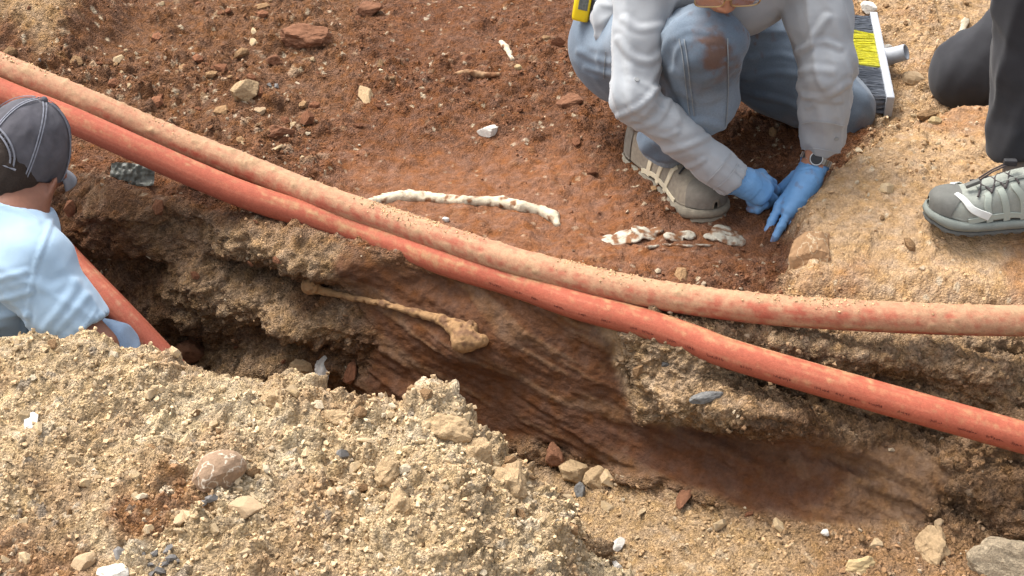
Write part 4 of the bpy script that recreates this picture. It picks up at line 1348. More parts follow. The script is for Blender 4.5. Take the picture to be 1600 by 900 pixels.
# ------------------------------------------------------------------ shoes
class Shoe:
    us = np.array([0, .04, .10, .20, .32, .45, .58, .70, .80, .88, .94, .98, 1.0])
    ws = np.array([.010, .024, .031, .034, .035, .037, .043, .048, .048, .043, .033, .020, .004])
    hs = np.array([.050, .074, .083, .088, .088, .080, .066, .054, .047, .041, .034, .026, .014])
    def __init__(s, heel, toe, up=(0, 0, 1), L=None, roll=0.0, k=1.0):
        heel, toe = np.array(heel, float), np.array(toe, float)
        s.o = heel
        s.f = unit(toe - heel)
        s.L = L or np.linalg.norm(toe - heel)
        s.up = unit(np.array(up) - s.f * (np.array(up) @ s.f))
        s.s = np.cross(s.up, s.f)
        s.k = k * s.L / .30
    def w3(s, x, y, z):
        return s.o + s.f * x + s.s * y + s.up * z
    def base(s, u):                                       # height of the sole's upper edge
        return (.030 + .010 * sstep(.75, 1.0, u) + .004 * sstep(.3, .0, u)) * s.k
    def S(s, u, ph, off=0.0):
        u = np.asarray(u, float)
        w = np.interp(u, s.us, s.ws) * s.k + off
        h = np.interp(u, s.us, s.hs) * s.k + off
        c, q = np.cos(ph), np.sin(ph)
        y = w * np.sign(c) * np.abs(c) ** .62
        z = s.base(u) + h * np.abs(q) ** .85
        bend = .010 * np.sin((u - .2) * 3.0) * s.k
        x = u * s.L + off * np.where(u > .9, 1, np.where(u < .05, -1, 0))
        return s.o + x[..., None] * s.f + (y + bend)[..., None] * s.s + z[..., None] * s.up
    def nrm(s, u, ph):
        e = 1e-3
        a = s.S(np.clip(u + e, 0, 1), ph) - s.S(np.clip(u - e, 0, 1), ph)
        b = s.S(u, ph + e) - s.S(u, ph - e)
        n_ = np.cross(a, b)
        n_ = n_ / (np.linalg.norm(n_, axis=-1)[..., None] + 1e-12)
        c = s.o + s.f * (s.L * .5) + s.up * .03
        flip = ((s.S(u, ph) - c) * n_).sum(-1) < 0
        n_[flip] *= -1
        return n_
    def upper(s, root, mat, n=60, m=40):
        u = (1 - np.cos(np.linspace(0, math.pi, n))) / 2
        ph = np.linspace(-.12, math.pi + .12, m)
        UU, PH = np.meshgrid(u, ph, indexing='ij')
        V = s.S(UU, PH).reshape(-1, 3)
        V += .0012 * fbm(V, 50, 3, 77)[:, None] * s.up
        return link('upper', mesh_np('upper', V, grid_faces(n, m)), mat, root)
    def sole(s, root, mat, mat2, n=70):
        u = np.concatenate([(1 - np.cos(np.linspace(0, math.pi, n))) / 2])
        w = np.interp(u, s.us, s.ws) * s.k
        bend = .010 * np.sin((u - .2) * 3.0) * s.k
        for nm, z0, z1, ex, mt, jag in (('midsole', .012, None, .006, mat, 0), ('outsole', .0, .0135, .0035, mat2, 1)):
            prof, xs = [], []
            rings = [(0, -.006), (.15, 0), (.5, .0015), (.85, 0), (1, -.004)]
            lo = lambda uu: (z0 + .012 * sstep(.8, 1, uu) ** 2 + .006 * sstep(.12, 0, uu)) * s.k
            hi = (lambda uu: s.base(uu) + .001) if z1 is None else (lambda uu: (z1 + .012 * sstep(.8, 1, uu) ** 2 + .006 * sstep(.12, 0, uu)) * s.k)
            V = []
            for f, e in rings:
                ww = np.maximum(w + (ex + e) * s.k, .004)
                xx = u * s.L + np.where(u < .5, -1, 1) * (ex + e) * s.k * np.abs(2 * u - 1) ** 4
                zz = lo(u) * (1 - f) + hi(u) * f
                if jag and f < .4:
                    zz = zz + .006 * s.k * (np.sin(u * 75) > .2)
                for sg, idx in ((1, range(len(u))), (-1, range(len(u) - 1, -1, -1))):
                    for i in idx:
                        V.append(s.w3(xx[i], sg * ww[i] + bend[i], zz[i]))
            nr = 2 * len(u)
            me = bpy.data.meshes.new(nm)
            fq = grid_faces(len(rings), nr, True)[:, ::-1]
            me.from_pydata([tuple(v) for v in V], [], [tuple(int(q) for q in f) for f in fq] + [tuple(range(nr)), tuple(range(nr * 5 - 1, nr * 4 - 1, -1))])
            for p in me.polygons:
                p.use_smooth = len(p.vertices) == 4 and not jag
            link(nm, me, mt, root)
    def band(s, root, name, pts, w, mat, off=.0016, t=.0012, n=16):
        p = catmull(np.array(pts, float), n)
        u, ph = p[:, 0], p[:, 1]
        return ribbon(name, s.S(u, ph, off), s.nrm(u, ph), w, t, mat, root)
    def patch(s, root, name, u0, u1, p0, p1, mat, off=.0022, n=18, m=26, shape=None):
        u = np.linspace(u0, u1, n)
        ph = np.linspace(p0, p1, m)
        UU, PH = np.meshgrid(u, ph, indexing='ij')
        if shape is not None:
            UU = u1 - (u1 - UU) * shape(PH)
        V = s.S(UU, PH, off).reshape(-1, 3)
        Vb = s.S(UU, PH, -.001).reshape(-1, 3)
        F1 = grid_faces(n, m)
        me = mesh_np(name, np.vstack([V, Vb]), np.vstack([F1, F1[:, ::-1] + n * m]))
        return link(name, me, mat, root)
    def lace(s, root, pts, mat, r=.0022, off=.004):
        p = catmull(np.array(pts, float), 22)
        return tube_obj('lace', s.S(p[:, 0], p[:, 1], off), r, mat, root, 8)

# ------------------------------------------------------------------ the kneeling man in the grey shirt
man = thing('person', 'person kneeling in a grey shirt, faded jeans and blue gloves, uncovering bones', 'person', (*at_z(1120, 230, 0)[:2], 0))
RSh, LSh = at_t(1012, -35, 3.12), at_t(1268, -50, 3.10)
RE, LE = at_t(989, 152, 3.12), at_t(1292, 105, 3.13)
RWr, LWr = at_z(1140, 277, .140), at_z(1272, 250, .150)
CUL = at_z(1285, 225, .182)
HIPR, HIPL = np.array([.27, 3.28, .28]), np.array([.47, 3.33, .32])
KNR, KNL = at_t(1104, 66, 3.06), at_z(1312, 172, .085)
_h0, _t0 = at_z(990, 258, 0), at_z(1100, 350, 0)
ANR = _h0 + unit(_t0 - _h0) * .09 + np.array([0, 0, .085])
ANL = np.array([.56, 3.62, .09])
PEL, CHE = np.array([.37, 3.31, .35]), np.array([.445, 3.06, .585])
NECK = np.array([.445, 2.98, .655])
HEADC = at_t(1130, -78, 2.97)
A2 = frame_of(np.array([.03, -.80, -.60]), np.array([0, -.55, .8]))
gL = at_z(1270, 262, .135)
armL = unit(at_z(1241, 326, .072) - gL)
gR = at_z(1148, 282, .130)
armR = unit(at_z(1196, 293, .098) - gR)
sb = Solid((.12, 2.68, -.02), (.98, 3.80, .86), .0085)
add_head(sb, HEADC, A2, neck=NECK)
sb.ell(CHE, (.15, .11, .15), None, .05)
sb.cone(CHE, PEL, .12, .13, .05)
sb.cone(NECK, RSh, .06, .05, .04)
sb.cone(NECK, LSh, .06, .05, .04)
sb.chain([(*RSh, .050), (*RE, .034), (*(RE * .3 + RWr * .7), .028), (*RWr, .024), (*gR, .024), (*(gR + armR * .03), .022)], .02)
sb.chain([(*LSh, .050), (*LE, .034), (*(LE * .3 + CUL * .7), .028), (*gL, .0255), (*(gL + armL * .03), .022)], .02)
sb.chain([(*HIPR, .06), (*KNR, .04), (*at_t(1092, 150, 3.22), .035), (*ANR, .030)], .02)
sb.chain([(*HIPL, .06), (*KNL, .04), (*ANL, .035)], .02)
sb.cone(PEL, HIPR, .12, .08, .04)
sb.cone(PEL, HIPL, .12, .08, .04)
V, Q = sb.mesh()
V = relax(V, Q, 1)
body2 = link('body', mesh_np('body', V, Q), m_skin, man)
# jeans
sj = Solid((.08, 2.70, -.03), (1.02, 3.85, .62), .0064)
sj.ell(PEL, (.175, .155, .13), None, .05)
sj.chain([(*HIPR, .125), (*(HIPR * .5 + KNR * .5), .102), (*KNR, .074)], .05)
MIDR = at_t(1100, 158, 3.20)
HEMR = at_z(1040, 216, .155)
sj.chain([(*KNR, .073), (*MIDR, .064), (*HEMR, .053), (*(HEMR + np.array([-.004, .01, -.03])), .052)], .03)
sj.chain([(*HIPL, .125), (*(HIPL * .5 + KNL * .5), .100), (*KNL, .080)], .05)
sj.chain([(*KNL, .078), (*((KNL + ANL) / 2), .070), (*ANL, .06)], .03)
sj.cone(PEL, HIPR, .15, .12, .06)
sj.cone(PEL, HIPL, .15, .12, .06)
sj.cut(HEMR + np.array([0, 0, -.035]), np.array([-.25, .2, -1]), within=HEMR + np.array([0, 0, -.05]), rad=.10)
def jeans_col(V, N_):
    base = srgb(142, 158, 174) * .64
    darkc = srgb(84, 98, 114) * .62
    wear = sstep(-.3, .5, fbm(V, 7, 3, 610))
    c = darkc[None] + (base - darkc)[None] * (.45 + .55 * wear)[:, None]
    px, py = proj(V)
    st_ = bump2(px, py, 1118, 80, 34, 48, 15) * sstep(-.25, .3, fbm(V, 38, 4, 611)) * (V[:, 1] < KNR[1] + .12)
    spots = sstep(.42, .55, fbm(V, 75, 2, 612)) * bump2(px, py, 1140, 60, 60, 60)
    dirt = np.clip(st_ * 1.1 + spots, 0, .85)[:, None]
    low = (sstep(.16, .02, V[:, 2]) * .5 * sstep(-.2, .4, fbm(V, 20, 3, 613)))[:, None]
    c = c * (1 - dirt) + (srgb(116, 84, 64) * .66)[None] * dirt
    return c * (1 - low) + (srgb(150, 112, 84) * .62)[None] * low
jeans, JV, JQ = cloth('jeans', sj, m_jeans, man, [
    (KNR, HEMR, .007, 10, 1.6, 620), (HIPR, KNR, .009, 10, 1.2, 621), (HIPL, KNL, .008, 10, 1.8, 622), (KNL, ANL, .010, 14, 1.5, 623),
    (HIPR, KNR, .014, 24, 2.2, 624, dict(near=KNR, width=.12)), (KNR, HEMR, .012, 30, .6, 625, dict(near=HEMR, width=.10))], jeans_col, ridges=[([(1165, 122), (1210, 113), (1252, 119)], .005, 5), ([(1172, 92), (1220, 86), (1258, 97)], .004, 5), ([(1180, 148), (1230, 160), (1258, 178)], .006, 5), ([(1160, 180), (1200, 190), (1240, 196)], .005, 5), ([(1050, 110), (1085, 125), (1130, 118)], .003, 6), ([(1060, 200), (1095, 190), (1132, 200)], .005, 6), ([(1055, 60), (1075, 48), (1110, 50)], .003, 5), ([(905, 80), (930, 92), (960, 98)], .005, 5), ([(915, 105), (938, 112), (960, 116)], .004, 4)])
for pix in ([(1062, 60), (1068, 90), (1072, 130), (1078, 180)], [(1070, 62), (1075, 92), (1079, 132), (1085, 180)], [(1136, 60), (1137, 110), (1136, 160), (1132, 215)], [(948, 80), (945, 110), (944, 122)]):
    seam('stitching', JV, JQ, pix, .0022, m_thread, jeans)
# hem band of the planted leg
ah = np.linspace(0, 2 * math.pi, 49)
hn = unit(np.array([-.25, .2, -1]))
h1v = unit(np.cross(hn, [0, 1, 0]))
h2v = np.cross(hn, h1v)
hc0 = HEMR + np.array([0, .004, -.030])
hem = np.array([hc0 + (.0525 + .0015 * math.sin(5 * a)) * (math.cos(a) * h1v + math.sin(a) * h2v) for a in ah])
ribbon('hem', hem, np.array([unit(p - hc0) for p in hem]), .022, .0022, material('denim_hem', srgb(148, 158, 166) * .68, .9, var=.45, vscale=160, bump=.5, bscale=500), jeans)
# shirt
ss = Solid((.10, 2.66, .05), (.88, 3.60, .86), .0054)
ss.ell(CHE, (.195, .14, .18), None, .05)
ss.cone(CHE, PEL + np.array([0, .03, .10]), .16, .17, .06)
ss.cone(NECK + np.array([0, .04, -.03]), RSh, .085, .075, .04)
ss.cone(NECK + np.array([0, .04, -.03]), LSh, .085, .075, .04)
dR, dL = unit(RWr - RE), unit(CUL - LE)
ss.chain([(*RSh, .075), (*(RSh * .5 + RE * .5), .056), (*RE, .046), (*(RE * .5 + RWr * .5), .041), (*(RWr - dR * .05), .040), (*(RWr + dR * .04), .044)], .02)
ss.cut(RWr + dR * .012, dR, within=RWr + dR * .05, rad=.085)
ss.chain([(*LSh, .075), (*(LSh * .5 + LE * .5), .064), (*LE, .058), (*(LE * .5 + CUL * .5), .053), (*(CUL - dL * .04), .046), (*(CUL + dL * .02), .047)], .02)
ss.cut(CUL, dL, within=CUL + dL * .05, rad=.08)
# hollow cuffs
ss.cone(RWr - dR * .02, RWr + dR * .06, .034, .037, .004, True)
ss.cone(CUL - dL * .03, CUL + dL * .05, .037, .040, .004, True)
# tails of the shirt at the hip and between the knees
T1 = [at_t(975, -5, 3.36), at_t(948, 25, 3.37), at_t(940, 55, 3.37)]
ss.chain([(*T1[0], .05), (*T1[1], .032), (*T1[2], .018)], .02)
T2 = [at_t(1180, -20, 3.22), at_t(1192, 12, 3.24), at_t(1188, 40, 3.27)]
ss.chain([(*T2[0], .03), (*T2[1], .018), (*T2[2], .006)], .015)
ss.cone(at_t(1060, -15, 3.15), at_t(1170, -10, 3.15), .05, .05, .03)
shirt, SV, SQ = cloth('shirt', ss, m_shirt, man, [
    (RSh, RE, .010, 9, 2.4, 640), (RSh, RE, .006, 16, 2.0, 641, dict(near=RE, width=.10)), (RE, RWr, .004, 9, 2.6, 642), (RE, RWr, .006, 16, 1.5, 643, dict(near=RE, width=.10)),
    (LSh, LE, .010, 9, 2.6, 644), (LE, CUL, .009, 9, 2.4, 645), (LE, CUL, .006, 16, 1.6, 646, dict(near=LE, width=.12)), (T1[0], T1[2], .008, 40, 2, 647)], ridges=[([(966, 62), (985, 86), (1015, 96), (1042, 76)], .006, 6), ([(966, 182), (1000, 166), (1028, 138), (1046, 108)], .007, 5), ([(985, 205), (1028, 188), (1048, 152)], .005, 5), ([(1000, 228), (1040, 236), (1080, 226), (1106, 214)], .006, 5), ([(1022, 250), (1070, 262), (1100, 250)], .005, 4), ([(1010, 205), (1035, 215), (1060, 205)], .004, 4), ([(975, 30), (1000, 45), (1035, 40)], .005, 6), ([(1236, 86), (1262, 70), (1292, 28)], .007, 6), ([(1255, 76), (1285, 65), (1312, 74)], .005, 5), ([(1256, 150), (1290, 152), (1326, 130)], .007, 5), ([(1262, 168), (1280, 160), (1315, 158)], .004, 4), ([(1240, 115), (1265, 108), (1300, 112)], .005, 6), ([(1252, 192), (1285, 189), (1318, 196)], .002, 3), ([(1104, 284), (1125, 262), (1142, 240)], .002, 3)])
m_button = material('button', srgb(170, 172, 172) * .7, .5, bump=0)
for px, py in ((995, 124), (1307, 217)):
    P_, N_ = on_surface(SV, SQ, [(px, py)], .001)
    if len(P_):
        bm = bmesh.new()
        bmesh.ops.create_cone(bm, cap_ends=True, segments=14, radius1=.0055, radius2=.005, depth=.002)
        bmesh.ops.transform(bm, matrix=Matrix.Translation(Vector(P_[0])) @ Vector(N_[0]).to_track_quat('Z', 'Y').to_matrix().to_4x4(), verts=bm.verts)
        bm_obj('button', bm, m_button, shirt)
m_sthread = material('shirt_thread', srgb(200, 203, 206) * .66, .9, bump=0, var=.2)
for pix in ([(1252, 192), (1275, 189), (1300, 192), (1318, 196)], [(1251, 232), (1275, 231), (1300, 236), (1314, 238)], [(1104, 284), (1125, 262), (1142, 240)], [(1112, 298), (1135, 280), (1152, 256)]):
    seam('stitching', SV, SQ, pix, .0014, m_sthread, shirt, .0006)
# collar
ca = np.linspace(-2.2, 2.2, 30)
cpt = np.array([NECK + np.array([.085 * math.sin(a), .03 - .075 * math.cos(a), -.01 + .03 * math.cos(a)]) for a in ca])
ribbon('collar', cpt, np.array([unit([math.sin(a), -math.cos(a), .3]) for a in ca]), .045, .003, m_shirt, shirt)
# hair
sh = Solid(HEADC - .14, HEADC + .14, .006)
sh.ell(HEADC - A2[:, 1] * .012 + A2[:, 2] * .016, (.082, .098, .098), A2, .01)
sh.ell(HEADC + A2[:, 1] * .075 - A2[:, 2] * .055, (.10, .09, .085), A2, .02, True)
sh.field(lambda Qp: .004 * fbm(Qp, 80, 3, 650))
V, Q = sh.mesh()
link('hair', mesh_np('hair', V, Q), m_greyhair, man)
# spectacles: lower rims peep into the picture
gl = np.array(HEADC)
gg = lambda x, y, z: gl + A2 @ np.array([x, y, z])
def rim(sg):
    a = np.linspace(0, 2 * math.pi, 33)
    return np.array([gg(sg * .036 + .029 * math.copysign(abs(math.cos(t)) ** .6, math.cos(t)), .118 - .10 * abs(sg * .036 + .029 * math.cos(t)) ** 1.2, -.002 + .021 * math.copysign(abs(math.sin(t)) ** .6, math.sin(t))) for t in a])
m_gold = material('gold_frame', (.55, .42, .22), .35, var=.1, bump=0, metal=1.0)
gls = bpy.data.objects.new('spectacles', None)
C.objects.link(gls)
gls.parent = man
gls.matrix_parent_inverse = parent_inv(man)
m_lens = material('lens', (.9, .92, .92), .05, var=0, bump=0, spec=.5, trans=.95)
for sg in (-1, 1):
    R_ = rim(sg)
    o = tube_obj('rim', R_, .0017, m_gold, gls, 8)
    o.matrix_parent_inverse = Matrix()
    tmp = tube_obj('temple', np.array([gg(sg * .066, .102, .008), gg(sg * .080, .06, .012), gg(sg * .082, .0, .01), gg(sg * .081, -.03, -.012)]), .0018, m_gold, gls, 8)
    c_ = R_[:-1].mean(0)
    me = bpy.data.meshes.new('lens')
    me.from_pydata([tuple(p) for p in R_[:-1]] + [tuple(c_)], [], [(i, (i + 1) % 32, 32) for i in range(32)])
    link('lens', me, m_lens, gls)
tube_obj('bridge', np.array([gg(-.008, .119, .006), gg(0, .121, .009), gg(.008, .119, .006)]), .0017, m_gold, gls, 8)
for ch in gls.children:
    ch.matrix_parent_inverse = parent_inv(man)
gls.matrix_parent_inverse = Matrix()
gls.location = -Vector(man.location) * 0
# gloves
def glove(name, wrist, arm, palm, fingers, thumb, seed, lab=None):
    allp = [wrist] + [p for f in fingers for p in f] + thumb
    a = np.array([p[:3] for p in allp])
    s = Solid(a.min(0) - .05, a.max(0) + .05, .0026)
    s.cone(wrist[:3] - arm * .004, wrist[:3] + arm * .02, .0315, .030, .01)
    for f in fingers:                                     # back of the hand: one bone to each knuckle
        s.cone(np.array(wrist[:3]) + arm * .03, f[0][:3], .024, f[0][3] * 1.25, .014)
    for p in palm:
        s.cone(p[0], p[1], p[2], p[3], .012)
    for f in fingers:
        s.chain(f, .0035)
    s.chain(thumb, .006)
    s.cut(np.array(wrist[:3]) - arm * .012, -arm, within=np.array(wrist[:3]) - arm * .05, rad=.06)
    s.cone(np.array(wrist[:3]) - arm * .05, np.array(wrist[:3]) + arm * .004, .0285, .027, .003, True)
    V, Q = s.mesh()
    V = relax(V, Q, 1)
    N_ = vnormals(V, Q)
    t_ = (V - np.array(wrist[:3])) @ arm
    w1 = vnoise(np.stack([t_ * 110 + 3 * fbm(V, 25, 2, seed), t_ * 0, V[:, 0] * 14], -1), 1.0, seed)
    V = V + N_ * (.0020 * (1 - np.abs(w1)) ** 2 * (.4 + .6 * sstep(-.3, .3, fbm(V, 22, 2, seed + 1))))[:, None]
    tips = np.array([f[-1][:3] for f in fingers] + [thumb[-1][:3]])
    dt = np.min(np.linalg.norm(V[:, None] - tips[None], axis=2), axis=1)
    soil_ = np.clip(sstep(.035, .0, dt) * sstep(-.5, .3, fbm(V, 90, 3, seed + 4)) * .8 + .35 * sstep(.25, .6, fbm(V, 60, 3, seed + 5)), 0, .85)[:, None]
    gc = (srgb(120, 172, 222) * .78)[None] * (1 - soil_) + (srgb(140, 100, 76) * .62)[None] * soil_
    o = link(name, mesh_np(name, V, Q, gc), m_glove, man)
    e = np.cross(arm, [0, 0, 1])
    e = unit(e)
    e2_ = np.cross(arm, e)
    aa_ = np.linspace(0, 2 * math.pi, 41)
    ring = np.array([np.array(wrist[:3]) - arm * .011 + .0318 * (math.cos(q) * e + math.sin(q) * e2_) for q in aa_])
    tube_obj('rolled_cuff', ring, .0022, m_cuff, o, 8)
    return o
z4 = lambda px, py, z, r: (*at_z(px, py, z), r)
fL = [[z4(1218, 322, .070, .0105), z4(1206, 346, .043, .0090), z4(1200, 359, .026, .0083), z4(1197, 369, .012, .0072)],
      [z4(1234, 328, .072, .0108), z4(1221, 353, .046, .0093), z4(1213, 368, .026, .0085), z4(1208, 378, .010, .0074)],
      [z4(1250, 329, .068, .0104), z4(1239, 351, .045, .0090), z4(1232, 364, .028, .0083), z4(1227, 372, .012, .0072)],
      [z4(1265, 325, .061, .0096), z4(1258, 343, .041, .0083), z4(1252, 354, .028, .0076), z4(1246, 362, .016, .0068)]]
tL = [z4(1246, 286, .098, .016), z4(1222, 306, .062, .0125), z4(1208, 326, .035, .0105), z4(1202, 340, .016, .009)]
tL = [(p[0], p[1] + .025, p[2], p[3]) for p in tL]
glove('glove', (*gL, .03), armL, [(gL + armL * .035, fL[3][0][:3], .024, .017), (gL + armL * .035, fL[1][0][:3], .026, .018)], fL, tL, 660)
fR = [[z4(1189, 274, .098, .0125), z4(1206, 286, .070, .0110), z4(1200, 300, .044, .0100), z4(1186, 304, .036, .009)],
      [z4(1196, 285, .100, .0128), z4(1212, 298, .070, .0112), z4(1203, 312, .044, .0102), z4(1188, 314, .036, .009)],
      [z4(1194, 297, .096, .0125), z4(1207, 310, .066, .0108), z4(1197, 321, .044, .0100), z4(1182, 321, .038, .009)],
      [z4(1185, 307, .088, .0115), z4(1194, 319, .062, .0100), z4(1184, 328, .044, .0092), z4(1172, 326, .040, .0085)]]
tR = [z4(1172, 296, .090, .016), z4(1176, 314, .060, .0130), z4(1188, 322, .040, .0110), z4(1200, 324, .034, .0095)]
glove('glove', (*gR, .03), armR, [(gR + armR * .03, fR[2][0][:3], .026, .020), (gR + armR * .03, fR[3][0][:3], .024, .020)], fR, tR, 670)
# wristwatch
wc = CUL * .34 + gL * .66
wa = unit(gL - CUL)
e1 = unit(np.cross(wa, [0, 0, 1]))
e2 = np.cross(wa, e1)
watch = bpy.data.objects.new('wristwatch', None)
C.objects.link(watch)
watch.parent = man
watch.matrix_parent_inverse = Matrix()
watch['label'] = 'silver wristwatch with a metal link strap'
toc = unit(np.array([0, 0, CAM_H]) - wc)
for k in range(22):
    a = 2 * math.pi * k / 22
    d = math.cos(a) * e1 + math.sin(a) * e2
    bm = bmesh.new()
    tng = -math.sin(a) * e1 + math.cos(a) * e2
    box_bm(bm, wc + d * .0335, (.0082, .014, .0032), np.stack([tng, wa, d], 1).tolist(), .0008)
    bm_obj('strap_link', bm, m_metal, watch)
fd = unit(toc - wa * (toc @ wa))
bm = bmesh.new()
bmesh.ops.create_cone(bm, cap_ends=True, segments=28, radius1=.016, radius2=.0145, depth=.008)
bmesh.ops.transform(bm, matrix=Matrix.Translation(Vector(wc + fd * .036)) @ Vector(fd).to_track_quat('Z', 'Y').to_matrix().to_4x4(), verts=bm.verts)
bm_obj('case', bm, m_metal, watch)
bm = bmesh.new()
bmesh.ops.create_cone(bm, cap_ends=True, segments=28, radius1=.0125, radius2=.0125, depth=.001)
bmesh.ops.transform(bm, matrix=Matrix.Translation(Vector(wc + fd * .0405)) @ Vector(fd).to_track_quat('Z', 'Y').to_matrix().to_4x4(), verts=bm.verts)
bm_obj('dial', bm, m_dark, watch)
for ch in watch.children:
    ch.matrix_parent_inverse = parent_inv(man)
# worn shoe
shoeR = Shoe(at_z(990, 258, .0) + np.array([0, 0, .002]), at_z(1104, 352, .0), L=.345, k=1.06)
sr = bpy.data.objects.new('shoe', None)
C.objects.link(sr)
sr.parent = man
sr['label'] = 'worn taupe hiking shoe with pale overlays'
m_up2 = material('taupe_mesh', srgb(160, 148, 130) * .66, .9, var=.25, vscale=90, bump=.6, bscale=500)
m_ov2 = material('cream_overlay', srgb(222, 208, 178) * .78, .8, var=.2, vscale=70, bump=.3, bscale=300)
m_so2 = material('dusty_sole', srgb(156, 146, 128) * .62, .9, var=.25, vscale=60, bump=.5, bscale=250)
m_toe2 = material('grey_toe_leather', srgb(140, 132, 120) * .62, .8, var=.2, vscale=70, bump=.4, bscale=300)
def dress_shoe(sh, root, mu, mo, mso, mou, mtoe, mlace, white=None):
    sh.upper(root, mu)
    sh.sole(root, mso, mou)
    sh.patch(root, 'toe_cap', .80, .995, -.05, math.pi + .05, mtoe, .0024, shape=lambda PH: .62 + .38 * np.cos((PH - math.pi / 2) * 1.0) ** 2)
    sh.patch(root, 'heel_counter', .01, .15, -.05, math.pi * .52, mtoe, .0024)
    sh.patch(root, 'heel_counter', .01, .15, math.pi * .48, math.pi + .05, mtoe, .0024)
    for sg in (0, 1):
        m_ = (lambda p: math.pi - p) if sg else (lambda p: p)
        for u0, u1, w in ((.40, .46, .015), (.52, .55, .015), (.64, .64, .014)):
            sh.band(root, 'overlay', [(u0 - .03, m_(.02)), (u0, m_(.5)), (u1, m_(.95)), (u1 + .01, m_(1.15))], [w] * 16, mo)
        sh.band(root, 'overlay', [(.30, m_(.03)), (.45, m_(.12)), (.62, m_(.14)), (.76, m_(.05))], [.012] * 16, mo)
    for u in (.44, .53, .62):
        sh.lace(root, [(u, 1.05), (u + .02, 1.35), (u + .05, 1.57), (u + .07, 1.8), (u + .09, 2.1)], mlace)
        sh.lace(root, [(u + .09, 1.05), (u + .07, 1.35), (u + .05, 1.57), (u + .02, 1.8), (u, 2.1)], mlace)
    # tongue and padded collar round the ankle
    sh.band(root, 'tongue', [(.36, 1.57), (.45, 1.57), (.55, 1.57), (.70, 1.57)], [.036] * 16, mu, .002, .003)
    a = np.linspace(0, 2 * math.pi, 33)
    ring = np.array([sh.w3(sh.L * (.20 + .145 * math.cos(q)), .030 * sh.k * math.sin(q), sh.k * (.112 + .012 * math.cos(q))) for q in a])
    tube_obj('collar', ring, .009 * sh.k, mtoe, root, 10)
dress_shoe(shoeR, sr, m_up2, m_ov2, m_so2, m_so2, m_toe2, m_dark)
for ch in sr.children:
    ch.matrix_parent_inverse = parent_inv(man)
sr.matrix_parent_inverse = Matrix()
# the hidden foot behind
shoeL = Shoe(ANL + np.array([-.02, .02, .0]), ANL + np.array([.08, -.19, -.085]), up=(.2, .75, .6), L=.29)
sr2 = bpy.data.objects.new('shoe', None)
C.objects.link(sr2)
sr2.parent = man
dress_shoe(shoeL, sr2, m_up2, m_ov2, m_so2, m_so2, m_toe2, m_dark)
for ch in sr2.children:
    ch.matrix_parent_inverse = parent_inv(man)

# tape measure clipped at his hip
tp = at_t(911, 8, 3.40)
tape = thing('tape_measure', 'yellow tape measure clipped at the hip of the kneeling man', 'tape measure', tp - np.array([0, 0, .03]))
Rt = frame_of(np.array([-.25, -.95, .1]), np.array([.12, 0, 1]))
bm = bmesh.new()
box_bm(bm, tp, (.040, .038, .072), Rt.tolist(), .009)
bm_obj('case', bm, material('yellow_plastic', srgb(240, 208, 40) * .85, .4, var=.05, bump=.05), tape, True)
bm = bmesh.new()
box_bm(bm, tp + Rt @ np.array([.004, -.0 + .0195, .012]), (.022, .002, .036), Rt.tolist(), .0009)
bm_obj('label_plate', bm, material('label_grey', srgb(120, 124, 120) * .6, .5, var=.5, vscale=160, bump=0), tape)
bm = bmesh.new()
box_bm(bm, tp + Rt @ np.array([.023, .006, .0]), (.005, .016, .05), Rt.tolist(), .001)
bm_obj('grip', bm, m_dark, tape)

# ------------------------------------------------------------------ the man sitting in the trench, seen from behind
sit = thing('person', 'person in a light blue shirt and dark cap sitting in the trench, seen from behind', 'person', (-1.06, 2.62, -.48))
H1 = at_t(36, 242, 3.06)
A1 = frame_of(np.array([.40, .78, -.47]), np.array([.42, .30, .85]))
NK1 = at_t(18, 338, 3.03)
SR1, SL1 = at_t(46, 416, 2.96), at_t(-50, 360, 3.20)
EL1 = at_t(150, 545, 2.98)
HD1 = EL1 + np.array([-.02, .16, -.24])
ELL1, HDL1 = SL1 + np.array([.08, .06, -.26]), SL1 + np.array([.16, .0, -.44])
PV1 = np.array([-1.15, 2.68, -.36])
CH1 = np.array([-1.10, 2.67, .0])
AT1 = frame_of(np.array([.5, .86, 0]), np.array([0, 0, 1]))
KN1, KN1b = at_t(150, 566, 3.06), at_t(60, 560, 3.35)
FT1, FT1b = KN1 + np.array([.10, .16, -.34]), KN1b + np.array([.12, .0, -.30])
FT1[2] = FT1b[2] = -.44
s1 = Solid((-1.42, 2.25, -.52), (-.45, 3.35, .46), .0080)
add_head(s1, H1, A1, neck=NK1, ez=-.030)
for sg in (-1, 1):                                         # ears stand off the head
    _e = unit(-A1[:, 1] * .82 + sg * A1[:, 0] * .57)
    _Re = np.stack([np.cross(_e, A1[:, 2]), _e, A1[:, 2]], 1)
    s1.ell(H1 + A1 @ np.array([sg * .094, .006, -.040]), (.0075, .024, .036), _Re, .004)
s1.ell(CH1, (.13, .095, .17), AT1, .05)
s1.cone(CH1, PV1, .12, .13, .05)
s1.cone(NK1, SR1, .055, .05, .04)
s1.cone(NK1, SL1, .055, .05, .04)
s1.chain([(*SR1, .055), (*EL1, .042), (*(EL1 * .5 + HD1 * .5), .038), (*HD1, .028), (*(HD1 + unit(HD1 - EL1) * .09), .03)], .02)
s1.chain([(*SL1, .055), (*ELL1, .042), (*HDL1, .028), (*(HDL1 + np.array([.08, .0, -.03])), .03)], .02)
